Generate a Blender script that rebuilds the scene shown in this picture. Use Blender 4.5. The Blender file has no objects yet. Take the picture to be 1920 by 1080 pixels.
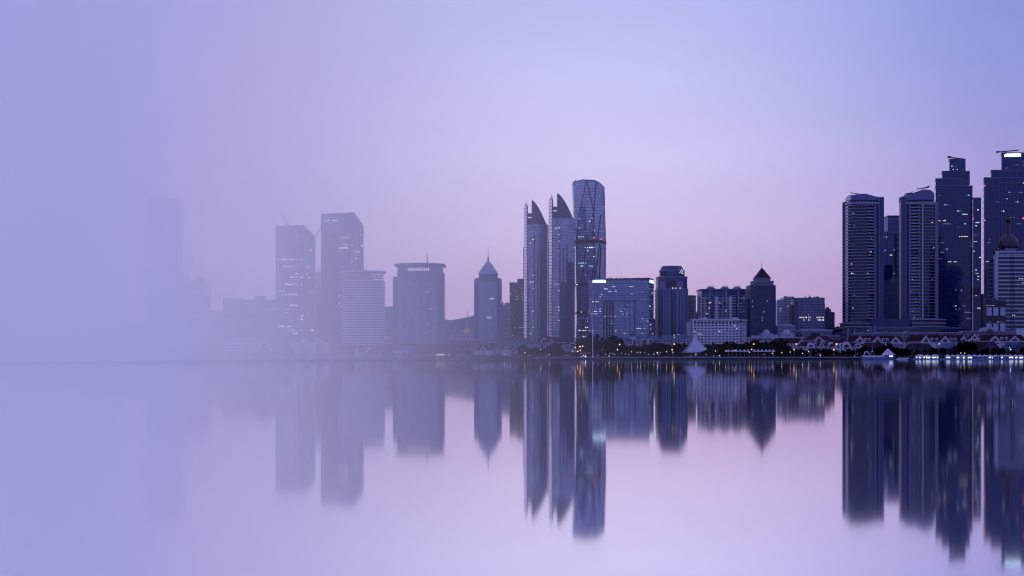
import bpy, math, random
from mathutils import Vector
C = bpy.context.scene.collection
R = math.radians
rnd = random.Random(7)

# ------------------------------------------------------------------ camera
SC = bpy.context.scene
F = 2400.0            # focal length in pixels of the 1920 wide photograph
HZ = 670.5            # horizon row of the photograph
CAM_H = 2.1
cam_d = bpy.data.cameras.new('camera')
cam = bpy.data.objects.new('camera', cam_d); C.objects.link(cam)
cam.location = (0, 0, CAM_H); cam.rotation_euler = (R(90), 0, 0)
cam_d.sensor_width = 36.0; cam_d.lens = 36.0 * F / 1920.0
cam_d.shift_y = (HZ - 540.0) / 1920.0
cam_d.clip_start = 0.5; cam_d.clip_end = 30000
SC.camera = cam
SC.render.resolution_x = 1024; SC.render.resolution_y = 576

# ------------------------------------------------------------------ dusk sky
def lin(c):
    return tuple((v / 255 / 12.92) if v / 255 <= 0.04045 else ((v / 255 + 0.055) / 1.055) ** 2.4 for v in c)
SUN_EL, SUN_ROT = R(2.0), R(-62)
W = bpy.data.worlds.new('World'); SC.world = W; W.use_nodes = True
nt = W.node_tree; nt.nodes.clear()
def wn(t, **k):
    n = nt.nodes.new(t)
    for a, b in k.items(): setattr(n, a, b)
    return n
def wl(a, b): nt.links.new(a, b)
def wmath(op, a, b=None, clamp=False):
    n = wn('ShaderNodeMath', operation=op, use_clamp=clamp)
    for i, v in enumerate((a, b)):
        if v is None: continue
        if isinstance(v, (int, float)): n.inputs[i].default_value = v
        else: wl(v, n.inputs[i])
    return n.outputs[0]
tc = wn('ShaderNodeTexCoord'); sp = wn('ShaderNodeSeparateXYZ'); wl(tc.outputs['Generated'], sp.inputs[0])
def ramp(stops):
    r = wn('ShaderNodeValToRGB'); e = r.color_ramp.elements
    e[0].position, e[0].color = stops[0][0], (*lin(stops[0][1]), 1)
    e[1].position, e[1].color = stops[-1][0], (*lin(stops[-1][1]), 1)
    for p, c in stops[1:-1]:
        x = e.new(p); x.color = (*lin(c), 1)
    r.color_ramp.interpolation = 'EASE' if False else 'LINEAR'
    wl(sp.outputs['Z'], r.inputs[0]); return r.outputs[0]
glow = ramp([(0.0, (192, 162, 206)), (0.05, (200, 176, 217)), (0.10, (213, 197, 236)), (0.155, (213, 207, 249)), (0.21, (204, 203, 249)), (0.27, (190, 193, 245)), (0.5, (176, 180, 240)), (1.0, (164, 168, 241))])
away = ramp([(0.0, (170, 140, 192)), (0.05, (171, 145, 199)), (0.10, (168, 150, 209)), (0.155, (157, 153, 216)), (0.21, (144, 151, 219)), (0.27, (134, 148, 219)), (0.5, (152, 160, 232)), (1.0, (163, 167, 241))])
# dusk glow lies just left of the view's middle and dies off evenly to both sides
hl = wmath('SQRT', wmath('ADD', wmath('MULTIPLY', sp.outputs['X'], sp.outputs['X']), wmath('MULTIPLY', sp.outputs['Y'], sp.outputs['Y'])))
GA = R(-9.0)
dt = wmath('ADD', wmath('MULTIPLY', sp.outputs['X'], math.sin(GA)), wmath('MULTIPLY', sp.outputs['Y'], math.cos(GA)))
ca = wmath('DIVIDE', dt, wmath('MAXIMUM', hl, 1e-4))
mr = wn('ShaderNodeMapRange', interpolation_type='SMOOTHSTEP'); wl(ca, mr.inputs[0])
mr.inputs[1].default_value = math.cos(R(32)); mr.inputs[2].default_value = 1.0
# faint uneven streaks of high thin cloud
mp = wn('ShaderNodeMapping'); wl(tc.outputs['Generated'], mp.inputs[0]); mp.inputs['Scale'].default_value = (3, 3, 14)
nz = wn('ShaderNodeTexNoise'); wl(mp.outputs[0], nz.inputs['Vector']); nz.inputs['Scale'].default_value = 1.6; nz.inputs['Detail'].default_value = 4
ns = wn('ShaderNodeMapRange'); wl(nz.outputs['Fac'], ns.inputs[0]); ns.inputs[1].default_value = 0.3; ns.inputs[2].default_value = 0.7
ns.inputs[3].default_value = 0.975; ns.inputs[4].default_value = 1.025
mx = wn('ShaderNodeMix', data_type='RGBA'); wl(mr.outputs[0], mx.inputs['Factor']); wl(away, mx.inputs['A']); wl(glow, mx.inputs['B'])
# the sky turned away from the glow, behind the viewer, is an even dusk blue
dusk = ramp([(0.0, (157, 154, 224)), (0.05, (159, 157, 228)), (0.155, (163, 162, 235)), (0.27, (165, 166, 240)), (0.5, (165, 167, 241)), (1.0, (163, 167, 241))])
mb_ = wn('ShaderNodeMapRange', interpolation_type='SMOOTHSTEP'); wl(ca, mb_.inputs[0]); mb_.inputs[1].default_value = -0.4; mb_.inputs[2].default_value = 0.75
mx2 = wn('ShaderNodeMix', data_type='RGBA'); wl(mb_.outputs[0], mx2.inputs['Factor']); wl(dusk, mx2.inputs['A']); wl(mx.outputs['Result'], mx2.inputs['B'])
sc_ = wn('ShaderNodeVectorMath', operation='SCALE'); wl(mx2.outputs['Result'], sc_.inputs[0]); wl(ns.outputs[0], sc_.inputs['Scale'])
sky = wn('ShaderNodeTexSky', sky_type='NISHITA', sun_disc=False, sun_elevation=SUN_EL, sun_rotation=SUN_ROT)
b1 = wn('ShaderNodeBackground'); wl(sc_.outputs[0], b1.inputs[0]); b1.inputs[1].default_value = 1.0
b2 = wn('ShaderNodeBackground'); wl(sky.outputs[0], b2.inputs[0]); b2.inputs[1].default_value = 0.004
ad = wn('ShaderNodeAddShader'); wl(b1.outputs[0], ad.inputs[0]); wl(b2.outputs[0], ad.inputs[1])
wo = wn('ShaderNodeOutputWorld'); wl(ad.outputs[0], wo.inputs[0])

# last warm light of the sunken sun, low from the side
sun_d = bpy.data.lights.new('sun', 'SUN'); sun_d.energy = 1.15; sun_d.angle = R(12); sun_d.color = (1.0, 0.76, 0.96)
sun = bpy.data.objects.new('sun', sun_d); C.objects.link(sun); sun.location = (-800, 400, 300)
sdir = Vector((math.sin(SUN_ROT) * math.cos(SUN_EL + R(4)), math.cos(SUN_ROT) * math.cos(SUN_EL + R(4)), math.sin(SUN_EL + R(4))))
sun.rotation_euler = (-sdir).to_track_quat('-Z', 'Y').to_euler()

vs = SC.view_settings
vs.view_transform = 'Standard'; vs.look = 'None'; vs.exposure = 0.0; vs.gamma = 1.0
try: vs.use_curve_mapping = False
except Exception: pass
SC.cycles.max_bounces = 16; SC.cycles.glossy_bounces = 4; SC.cycles.diffuse_bounces = 2
SC.cycles.volume_bounces = 12; SC.cycles.transparent_max_bounces = 8
SC.cycles.sample_clamp_indirect = 4.0
SC.cycles.use_denoising = True
SC.cycles.pixel_filter_type = 'BLACKMAN_HARRIS'; SC.cycles.filter_width = 1.15

# ------------------------------------------------------------------ mesh helpers
class MB:
    """collects shapes and links them as one mesh object"""
    def __init__(s): s.v = []; s.f = []
    def add(s, v, f):
        n = len(s.v); s.v += [tuple(p) for p in v]; s.f += [tuple(i + n for i in q) for q in f]; return s
    def box(s, x0, x1, y0, y1, z0, z1):
        return s.add([(x0, y0, z0), (x1, y0, z0), (x1, y1, z0), (x0, y1, z0), (x0, y0, z1), (x1, y0, z1), (x1, y1, z1), (x0, y1, z1)],
                     [(3, 2, 1, 0), (4, 5, 6, 7), (0, 1, 5, 4), (1, 2, 6, 5), (2, 3, 7, 6), (3, 0, 4, 7)])
    def prism(s, poly, z0, z1):
        """poly counter-clockwise in plan; z0 and z1 a number or one height for each corner"""
        n = len(poly)
        a = z0 if isinstance(z0, (list, tuple)) else [z0] * n
        b = z1 if isinstance(z1, (list, tuple)) else [z1] * n
        return s.add([(p[0], p[1], a[i]) for i, p in enumerate(poly)] + [(p[0], p[1], b[i]) for i, p in enumerate(poly)],
                     [tuple(range(n - 1, -1, -1)), tuple(range(n, 2 * n))] + [(i, (i + 1) % n, n + (i + 1) % n, n + i) for i in range(n)])
    def loft(s, rings, cap=True):
        """rings: lists of equally many points, bottom to top"""
        n = len(rings[0]); base = len(s.v); f = []
        for k in range(len(rings) - 1):
            for i in range(n):
                j = (i + 1) % n
                f.append((k * n + i, k * n + j, (k + 1) * n + j, (k + 1) * n + i))
        if cap: f += [tuple(range(n - 1, -1, -1)), tuple(range((len(rings) - 1) * n, len(rings) * n))]
        return s.add([p for r in rings for p in r], f)
    def lathe(s, prof, cx=0, cy=0, n=16):
        return s.loft([[(cx + r * math.cos(2 * math.pi * i / n), cy + r * math.sin(2 * math.pi * i / n), z) for i in range(n)] for r, z in prof])
    def bar(s, p, q, r, r2=None, n=6):
        p, q = Vector(p), Vector(q); d = (q - p).normalized()
        u = d.orthogonal().normalized(); w = d.cross(u)
        r2 = r if r2 is None else r2
        return s.loft([[tuple(c + (u * math.cos(2 * math.pi * i / n) + w * math.sin(2 * math.pi * i / n)) * rr) for i in range(n)] for c, rr in ((p, r), (q, r2))])
    def extr(s, prof, y0, y1):
        """outline in x, z (counter-clockwise seen from -y) pushed from y0 back to y1"""
        n = len(prof)
        return s.add([(p[0], y0, p[1]) for p in prof] + [(p[0], y1, p[1]) for p in prof],
                     [tuple(range(n)), tuple(range(2 * n - 1, n - 1, -1))] + [(i, n + i, n + (i + 1) % n, (i + 1) % n) for i in range(n)])
    def mesh(s, name, mat):
        m = bpy.data.meshes.new(name); m.from_pydata(s.v, [], s.f); m.update()
        if mat: m.materials.append(mat)
        return m
    def build(s, name, mat, parent=None, loc=None, rot=0):
        return put(name, s.mesh(name, mat), parent, loc, rot)
def put(name, mesh, parent=None, loc=None, rot=0):
    o = bpy.data.objects.new(name, mesh); C.objects.link(o)
    if parent is not None: o.parent = parent
    if loc: o.location = loc
    if rot: o.rotation_euler = (0, 0, rot)
    return o
def tag(o, label=None, cat=None, group=None, kind=None):
    if label: o['label'] = label
    if cat: o['category'] = cat
    if group: o['group'] = group
    if kind: o['kind'] = kind
    return o
def root(name, loc, rz=0, label=None, cat=None, group=None):
    o = bpy.data.objects.new(name, None); C.objects.link(o); o.location = loc; o.rotation_euler = (0, 0, rz)
    o.empty_display_size = 2
    return tag(o, label, cat, group)
def box(name, mat, parent, x0, x1, y0, y1, z0, z1): return MB().box(x0, x1, y0, y1, z0, z1).build(name, mat, parent)
def smooth(o):
    o.data.polygons.foreach_set('use_smooth', [True] * len(o.data.polygons)); return o
def offset(poly, d):
    """grow a convex counter-clockwise outline by d"""
    n = len(poly); out = []
    for i in range(n):
        a, b, c = Vector(poly[i - 1]), Vector(poly[i]), Vector(poly[(i + 1) % n])
        e1, e2 = (b - a).normalized(), (c - b).normalized()
        n1, n2 = Vector((e1.y, -e1.x)), Vector((e2.y, -e2.x))
        k = n1 + n2; k = k / max(0.35, k.dot(n1))
        out.append(tuple(b + k * d))
    return out
def GX(px, Y): return (px - 960) * Y / F
def GZ(py, Y): return CAM_H + (HZ - py) * Y / F

# ------------------------------------------------------------------ materials
TONE = (0.57, 0.65, 0.88)   # dusk dimness and blue put into every base colour, offsetting the bright sky
def mat(name, col, rough=0.6, spec=0.5, metal=0.0, vary=0.0, vscale=0.3, emit=None, es=1.0, ior=1.5):
    m = bpy.data.materials.new(name); m.use_nodes = True
    p = m.node_tree.nodes['Principled BSDF']; t = m.node_tree
    col = tuple(v * t_ for v, t_ in zip(col, TONE))
    p.inputs['Base Color'].default_value = (*col, 1); p.inputs['Roughness'].default_value = rough
    p.inputs['Specular Tint'].default_value = (0.7, 0.82, 1.0, 1); p.inputs['Metallic'].default_value = metal; p.inputs['Specular IOR Level'].default_value = spec; p.inputs['IOR'].default_value = ior
    if vary:
        tcn = t.nodes.new('ShaderNodeTexCoord'); mpn = t.nodes.new('ShaderNodeMapping'); nn = t.nodes.new('ShaderNodeTexNoise')
        mpn.inputs['Scale'].default_value = (1, 1, 0.35)
        t.links.new(tcn.outputs['Object'], mpn.inputs[0]); t.links.new(mpn.outputs[0], nn.inputs['Vector'])
        nn.inputs['Scale'].default_value = vscale; nn.inputs['Detail'].default_value = 6; nn.inputs['Roughness'].default_value = 0.65
        r = t.nodes.new('ShaderNodeMapRange'); t.links.new(nn.outputs['Fac'], r.inputs[0])
        r.inputs[1].default_value = 0.25; r.inputs[2].default_value = 0.75; r.inputs[3].default_value = 1 - vary; r.inputs[4].default_value = 1 + vary
        h = t.nodes.new('ShaderNodeVectorMath'); h.operation = 'SCALE'; h.inputs[0].default_value = col
        t.links.new(r.outputs[0], h.inputs['Scale']); t.links.new(h.outputs[0], p.inputs['Base Color'])
    if emit:
        p.inputs['Emission Color'].default_value = (*emit, 1); p.inputs['Emission Strength'].default_value = es
    return m
def glass(name, col, cw=3.0, ch=4.0, rough=0.08, vary=0.45, ior=1.5, line=0.0):
    """curtain wall: each pane has its own tint, blinds and tilt"""
    m = bpy.data.materials.new(name); m.use_nodes = True; t = m.node_tree
    p = t.nodes['Principled BSDF']; N = t.nodes.new; L = t.links.new
    tcn = N('ShaderNodeTexCoord'); s = N('ShaderNodeSeparateXYZ'); L(tcn.outputs['Object'], s.inputs[0])
    def M(op, a, b=None):
        n = N('ShaderNodeMath'); n.operation = op
        for i, v in enumerate((a, b)):
            if v is None: continue
            if isinstance(v, (int, float)): n.inputs[i].default_value = v
            else: L(v, n.inputs[i])
        return n.outputs[0]
    u = M('DIVIDE', M('ADD', s.outputs['X'], M('MULTIPLY', s.outputs['Y'], 0.83)), cw); w = M('DIVIDE', s.outputs['Z'], ch)
    fu, fw = M('FLOOR', u), M('FLOOR', w)
    cb = N('ShaderNodeCombineXYZ'); L(fu, cb.inputs[0]); L(fw, cb.inputs[1])
    wh = N('ShaderNodeTexWhiteNoise'); wh.noise_dimensions = '2D'; L(cb.outputs[0], wh.inputs['Vector'])
    nz_ = N('ShaderNodeTexNoise'); L(tcn.outputs['Object'], nz_.inputs['Vector']); nz_.inputs['Scale'].default_value = 0.03; nz_.inputs['Detail'].default_value = 3
    k = M('ADD', M('MULTIPLY', M('SUBTRACT', M('POWER', wh.outputs['Value'], 2.0), 0.33), vary * 1.6), M('ADD', 0.75, M('MULTIPLY', nz_.outputs['Fac'], 0.5)))
    # joints between panes and the slab edge behind each floor line
    ju = M('LESS_THAN', M('FRACT', u), 0.09); jw = M('LESS_THAN', M('FRACT', w), 0.16)
    jj = M('MAXIMUM', ju, jw)
    k2 = M('MULTIPLY', M('MAXIMUM', k, 0.1), M('SUBTRACT', 1.0, M('MULTIPLY', jj, line)))
    h = N('ShaderNodeVectorMath'); h.operation = 'SCALE'; h.inputs[0].default_value = tuple(v * t_ for v, t_ in zip(col, TONE)); L(k2, h.inputs['Scale'])
    p.inputs['Specular Tint'].default_value = (0.74, 0.86, 1.0, 1)
    L(h.outputs[0], p.inputs['Base Color']); p.inputs['Roughness'].default_value = rough; p.inputs['IOR'].default_value = ior
    # panes are never quite in one plane
    geo = N('ShaderNodeNewGeometry'); wv = N('ShaderNodeVectorMath'); wv.operation = 'SUBTRACT'; L(wh.outputs['Color'], wv.inputs[0]); wv.inputs[1].default_value = (.5, .5, .5)
    ws = N('ShaderNodeVectorMath'); ws.operation = 'SCALE'; L(wv.outputs[0], ws.inputs[0]); ws.inputs['Scale'].default_value = 0.025
    wa = N('ShaderNodeVectorMath'); L(geo.outputs['Normal'], wa.inputs[0]); L(ws.outputs[0], wa.inputs[1])
    wnm = N('ShaderNodeVectorMath'); wnm.operation = 'NORMALIZE'; L(wa.outputs[0], wnm.inputs[0]); L(wnm.outputs[0], p.inputs['Normal'])
    return m
# ------------------------------------------------------------------ water, land, fog
def water_mat():
    m = bpy.data.materials.new('still_water'); m.use_nodes = True; t = m.node_tree; t.nodes.clear(); N = t.nodes.new; L = t.links.new
    o = N('ShaderNodeOutputMaterial'); g = N('ShaderNodeBsdfGlossy'); g.distribution = 'MULTI_GGX'
    g.inputs['Color'].default_value = (1.0, 0.998, 1.0, 1)
    tcn = N('ShaderNodeTexCoord'); mp_ = N('ShaderNodeMapping'); L(tcn.outputs['Object'], mp_.inputs[0]); mp_.inputs['Scale'].default_value = (0.02, 0.004, 1)
    n1 = N('ShaderNodeTexNoise'); L(mp_.outputs[0], n1.inputs['Vector']); n1.inputs['Scale'].default_value = 1; n1.inputs['Detail'].default_value = 4
    r = N('ShaderNodeMapRange'); L(n1.outputs['Fac'], r.inputs[0]); r.inputs[1].default_value = 0.3; r.inputs[2].default_value = 0.7
    r.inputs[3].default_value = 0.9; r.inputs[4].default_value = 1.15
    # light ripples close by, glassy calm farther out under the shore
    sx = N('ShaderNodeSeparateXYZ'); L(tcn.outputs['Object'], sx.inputs[0])
    cr = N('ShaderNodeMapRange'); cr.interpolation_type = 'SMOOTHSTEP'; L(sx.outputs['Y'], cr.inputs[0]); cr.inputs[1].default_value = 10; cr.inputs[2].default_value = 230
    cr.inputs[3].default_value = 0.05; cr.inputs[4].default_value = 0.036
    ml = N('ShaderNodeMath'); ml.operation = 'MULTIPLY'; L(cr.outputs[0], ml.inputs[0]); L(r.outputs[0], ml.inputs[1])
    L(ml.outputs[0], g.inputs['Roughness'])
    d = N('ShaderNodeBsdfDiffuse'); d.inputs['Color'].default_value = (0.03, 0.04, 0.09, 1)
    mx_ = N('ShaderNodeMixShader'); mx_.inputs[0].default_value = 0.995; L(d.outputs[0], mx_.inputs[1]); L(g.outputs[0], mx_.inputs[2])
    L(mx_.outputs[0], o.inputs[0]); return m
tag(MB().add([(-9000, -600, 0), (9000, -600, 0), (9000, 9000, 0), (-9000, 9000, 0)], [(0, 1, 2, 3)]).build('water', water_mat()), kind='structure')

# fog bank drifting in over the bay: thick on one side, thinning out evenly to nothing; even density
FOG_D = 0.0062
# outline on the water, in metres: the front edge swings back towards the far shore as the bank thins
fog_plan = [(-1050, 1290), (-800, 560), (-213.9, 503.3), (-204.5, 511.3), (-200.6, 534.9), (-201.1, 574.5), (-207.4, 638.1), (-214.6, 715.3), (-219.6, 798.6), (-218.4, 873.8), (-210.2, 934.4), (-197.0, 984.8), (-180.2, 1029.4), (-160.5, 1069.9), (-138.6, 1109.1), (-114.4, 1144.0), (-88.1, 1174.2), (-60.0, 1200.6), (-30.6, 1223.9), (0.0, 1242.4), (31.4, 1256.9), (63.4, 1268.3), (101.1, 1277.1), (155.1, 1283.3), (225.2, 1287.1), (316.9, 1289.2), (400, 1290)]
fm = bpy.data.materials.new('fog'); fm.use_nodes = True; fm.node_tree.nodes.clear()
fo = fm.node_tree.nodes.new('ShaderNodeOutputMaterial'); fv = fm.node_tree.nodes.new('ShaderNodeVolumePrincipled')
fv.inputs['Color'].default_value = (1.0, 1.0, 1.0, 1); fv.inputs['Density'].default_value = FOG_D; fv.inputs['Anisotropy'].default_value = 0.65
fm.node_tree.links.new(fv.outputs[0], fo.inputs['Volume'])
tag(MB().prism(fog_plan, -1.0, 430.0).build('haze', fm), 'pale lavender fog bank lying over the bay', kind='stuff')
# ------------------------------------------------------------------ land
LAND = [(1326, 2.4), (1352, 3.0), (1380, 6.0), (1430, 11.0), (1480, 15.0), (1540, 18.0), (1620, 19.0), (6000, 19.0)]
def ground_z(y):
    for (a, za), (b, zb) in zip(LAND, LAND[1:]):
        if y <= b: return za + (zb - za) * max(0, (y - a)) / (b - a)
    return LAND[-1][1]
M_land = mat("dark_earth", (0.02, 0.018, 0.018), 0.95, spec=0.05, vary=0.4, vscale=0.05)
g = MB(); xs = [-6000, 6000]
g.loft([[(xs[0], y, z), (xs[1], y, z), (xs[1], y, z - 12), (xs[0], y, z - 12)] for y, z in LAND])
tag(g.build('ground', M_land), kind='structure')

# ------------------------------------------------------------------ shared surfaces
G_navy = glass('navy_glass', (0.014, 0.026, 0.11), 3.0, 4.0, 0.10, 0.35, 1.5, 0.35)
G_deep = glass('deep_glass', (0.006, 0.010, 0.04), 3.0, 3.9, 0.12, 0.4, 1.45, 0.3)
G_blue = glass('blue_glass', (0.29, 0.32, 0.46), 1.7, 4.1, 0.10, 0.4, 2.4, 0.4)
G_mid = glass('mid_blue_glass', (0.155, 0.19, 0.34), 1.7, 4.1, 0.10, 0.4, 1.95, 0.4)
G_pale = glass('pale_blue_glass', (0.235, 0.255, 0.38), 2.0, 4.0, 0.10, 0.35, 2.15, 0.35)
G_steel = glass('steel_glass', (0.06, 0.07, 0.14), 2.0, 4.0, 0.16, 0.4, 1.5, 0.3)
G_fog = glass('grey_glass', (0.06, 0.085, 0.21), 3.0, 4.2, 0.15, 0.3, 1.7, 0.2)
M_ledge = mat('pale_ledge', (0.23, 0.215, 0.30), 0.5, vary=0.15)
M_frame = mat('grey_frame', (0.105, 0.112, 0.22), 0.45, vary=0.15)
M_dark = mat('dark_cladding', (0.010, 0.011, 0.018), 0.45, vary=0.2)
M_joint = mat('dark_joint', (0.008, 0.009, 0.02), 0.4)
M_navy = mat('navy_panel', (0.022, 0.034, 0.11), 0.35, vary=0.2)
M_conc = mat('concrete', (0.16, 0.155, 0.19), 0.8, vary=0.2)
M_pale = mat('pale_render', (0.42, 0.39, 0.47), 0.75, vary=0.12)
M_white = mat('white_paint', (0.70, 0.63, 0.66), 0.6, vary=0.12)
M_stone = mat('stone', (0.21, 0.20, 0.27), 0.75, vary=0.18)
M_bluestone = mat('blue_grey_stone', (0.14, 0.165, 0.31), 0.6, vary=0.2)
M_slate = mat('dark_stone', (0.03, 0.04, 0.11), 0.55, vary=0.2)
M_brown = mat('brown_grid', (0.075, 0.06, 0.115), 0.7, vary=0.2)
M_roof = mat('red_tile', (0.042, 0.009, 0.018), 0.85, spec=0.15, vary=0.35, vscale=1.2)
M_teal = mat('teal_roof', (0.03, 0.06, 0.13), 0.5, vary=0.2)
M_win = mat('window_glass', (0.010, 0.011, 0.028), 0.12, vary=0.4, vscale=0.8)
M_winb = mat('blue_window_glass', (0.03, 0.045, 0.11), 0.12, vary=0.4, vscale=0.8)
M_bronze = mat('bronze', (0.075, 0.045, 0.06), 0.35, metal=0.6, vary=0.25)
M_metal = mat('dark_metal', (0.02, 0.02, 0.03), 0.5, metal=0.3)
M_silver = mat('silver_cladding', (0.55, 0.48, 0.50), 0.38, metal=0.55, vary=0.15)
E_cool = mat('lit_window_cool', (0.1, 0.1, 0.1), emit=(0.60, 0.74, 1.0), es=0.95)
E_white = mat('lit_window_white', (0.1, 0.1, 0.1), emit=(0.92, 0.92, 1.0), es=1.15)
E_warm = mat('lit_window_warm', (0.1, 0.1, 0.1), emit=(1.0, 0.70, 0.48), es=1.1)
E_dim = mat('lit_window_dim', (0.1, 0.1, 0.1), emit=(0.36, 0.46, 0.85), es=0.3)
E_far = mat('lit_window_far', (0.1, 0.1, 0.1), emit=(0.9, 0.92, 1.0), es=1.9)
E_sign = mat('sign_light', (0.1, 0.1, 0.1), emit=(0.55, 0.72, 1.0), es=1.8)
E_red = mat('beacon_light', (0.1, 0.02, 0.02), emit=(1.0, 0.12, 0.16), es=2.2)
E_amber = mat('amber_light', (0.1, 0.06, 0.02), emit=(1.0, 0.48, 0.12), es=4.5)
E_lamp = mat('lamp_light', (0.1, 0.08, 0.05), emit=(1.0, 0.82, 0.6), es=3.2)
E_blue = mat('blue_light', (0.02, 0.02, 0.1), emit=(0.25, 0.32, 1.0), es=9.0)
E_pane = mat('shop_light', (0.1, 0.1, 0.1), emit=(0.85, 0.93, 1.0), es=1.5)
E_green = mat('green_light', (0.02, 0.1, 0.02), emit=(0.35, 0.9, 0.5), es=2.0)

MESHES = {}
def bmesh_box(w, d, h, m):
    """a box w wide, d deep towards -y and h high, standing on its origin, shared by all that ask for the same"""
    k = ('b', round(w, 3), round(d, 3), round(h, 3), m.name)
    if k not in MESHES: MESHES[k] = MB().box(-w / 2, w / 2, -d, 0, 0, h).mesh('piece', m)
    return MESHES[k]
def arch_prof(w, h, n=6):
    r = w / 2
    return [(-r, 0), (r, 0)] + [(r * math.cos(math.pi * i / n), h - r + r * math.sin(math.pi * i / n)) for i in range(n + 1)]
def bmesh_arch(w, d, h, m):
    k = ('a', round(w, 3), round(d, 3), round(h, 3), m.name)
    if k not in MESHES: MESHES[k] = MB().extr(arch_prof(w, h), -d, 0).mesh('piece', m)
    return MESHES[k]

class Bld:
    """a building: an Empty at its foot, measured from the photograph at its own distance"""
    def __init__(s, name, label, cpx, Y, cat='tower', group=None, sink=1.0, foot=None):
        s.Y = Y; s.s = Y / F; s.cx = cpx; s.z0 = (ground_z(Y) if foot is None else foot) - sink
        s.r = root(name, (GX(cpx, Y), Y, s.z0), 0, label, cat, group); s.rnd = random.Random(int(cpx * 7 + Y))
    def x(s, px): return (px - s.cx) * s.s
    def z(s, py): return GZ(py, s.Y) - s.z0
    def rect(s, p0, p1, depth, y0=0.0): return [(s.x(p0), y0), (s.x(p1), y0), (s.x(p1), y0 + depth), (s.x(p0), y0 + depth)]
    def taper(s, p0, p1, depth, y0=0.0, k=0.85):
        """a plan that narrows to the back, as towers set askew do"""
        d = depth * (s.cx - 960) / F * k
        return [(s.x(p0), y0), (s.x(p1), y0), (s.x(p1), y0 + depth), (s.x(p0) + d, y0 + depth)]
    def body(s, poly, top, m, name='body', bottom=0.0):
        return MB().prism(poly, bottom, top).build(name, m, s.r)
    def slabs(s, poly, z0, z1, step, h, out, m, name='floor_band', skip=(), parent=None):
        me = MB().prism(offset(poly, out), 0, h).mesh(name, m); z = z0; k = 0
        while z < z1 - 0.01:
            if k not in skip: put(name, me, parent or s.r, (0, 0, z))
            z += step; k += 1
    def piers(s, p, q, us, w, out, z0, z1, m, name='pier'):
        p, q = Vector(p), Vector(q); d = (q - p); L = d.length; d.normalize(); a = math.atan2(d.y, d.x)
        me = bmesh_box(w, out, z1 - z0, m)
        for u in us:
            c = p + d * (u * L); put(name, me, s.r, (c.x, c.y, z0), a)
    def panes(s, p, q, us, zs, w, h, m, name='window', out=0.06, arch=False, keep=None, parent=None):
        p, q = Vector(p), Vector(q); d = (q - p); L = d.length; d.normalize(); a = math.atan2(d.y, d.x)
        me = (bmesh_arch if arch else bmesh_box)(w, out, h, m)
        for z in zs:
            for u in us:
                if keep and not keep(u, z): continue
                c = p + d * (u * L); put(name, me, parent or s.r, (c.x, c.y, z), a)
    def lit(s, p, q, z0, z1, step, n, w=2.2, h=1.7, out=0.12, run=4, mats=None, u0=0.03, u1=0.97, off=1.2):
        """lit windows in short runs on a wall from p to q, floor by floor"""
        p, q = Vector(p), Vector(q); d = (q - p); L = d.length; d.normalize(); a = math.atan2(d.y, d.x)
        nf = max(1, int((z1 - z0) / step)); cols = max(2, int(L * (u1 - u0) / (w * 1.25))); used = set()
        mats = mats or (E_cool, E_white, E_dim, E_dim, E_warm)
        while n > 0:
            f = s.rnd.randrange(nf); c = s.rnd.randrange(cols); k = s.rnd.randint(1, run); m = s.rnd.choice(mats)
            for j in range(c, min(cols, c + k)):
                if (f, j) in used or s.rnd.random() < 0.2: continue
                used.add((f, j)); n -= 1
                e = p + d * (L * (u0 + (u1 - u0) * (j + 0.5) / cols))
                put('lit_window', bmesh_box(w * s.rnd.choice((0.55, 0.8, 0.95)), out, h * s.rnd.choice((0.6, 0.8, 0.95)), m if s.rnd.random() < 0.8 else s.rnd.choice(mats)), s.r, (e.x, e.y, z0 + f * step + off), a)
            n -= 0.05
    def box(s, name, m, p0, p1, y0, y1, t, b=None):
        """a box between photograph columns p0, p1 and rows t (top), b (bottom)"""
        return box(name, m, s.r, s.x(p0), s.x(p1), y0, y1, 0 if b is None else s.z(b), s.z(t))
    def mast(s, px, t, b, y=4.0, r=0.35, m=None, name='mast'):
        return MB().bar((s.x(px), y, s.z(b)), (s.x(px), y, s.z(t)), r, r * 0.5, 6).build(name, m or M_metal, s.r)
    def gear(s, p0, p1, top, y0, y1, n, hmax=3.0, m=None):
        for _ in range(n):
            a = s.rnd.uniform(p0, p1); w = s.rnd.uniform(0.6, 2.4); yy = s.rnd.uniform(y0, y1)
            box('rooftop_unit', m or M_dark, s.r, s.x(a), s.x(a) + w * 1.5, yy, yy + 3, s.z(top) - 0.3, s.z(top) + s.rnd.uniform(0.8, hmax))
def lin_(a, b, n): return [a + (b - a) * i / (n - 1) for i in range(n)] if n > 1 else [(a + b) / 2]
def bow(x0, x1, y0, bulge, n=8):
    """points of a shallow arc from x0 to x1 bulging towards the water"""
    return [(x0 + (x1 - x0) * i / n, y0 - bulge * math.sin(math.pi * i / n)) for i in range(n + 1)]
def profile_slab(xs, yf, yb, tops, z0=0.0):
    """a slab whose top follows a curve: front and back lines in plan, a height for each x"""
    n = len(xs); m = MB()
    v = [(xs[i], yf[i], z0) for i in range(n)] + [(xs[i], yf[i], tops[i]) for i in range(n)] + [(xs[i], yb[i], z0) for i in range(n)] + [(xs[i], yb[i], tops[i]) for i in range(n)]
    f = []
    for i in range(n - 1):
        f += [(i, i + 1, n + i + 1, n + i), (2 * n + i + 1, 2 * n + i, 3 * n + i, 3 * n + i + 1), (n + i, n + i + 1, 3 * n + i + 1, 3 * n + i)]
    f += [(2 * n, 0, n, 3 * n), (n - 1, 3 * n - 1, 4 * n - 1, 2 * n - 1)]
    return m.add(v, f)
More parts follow.
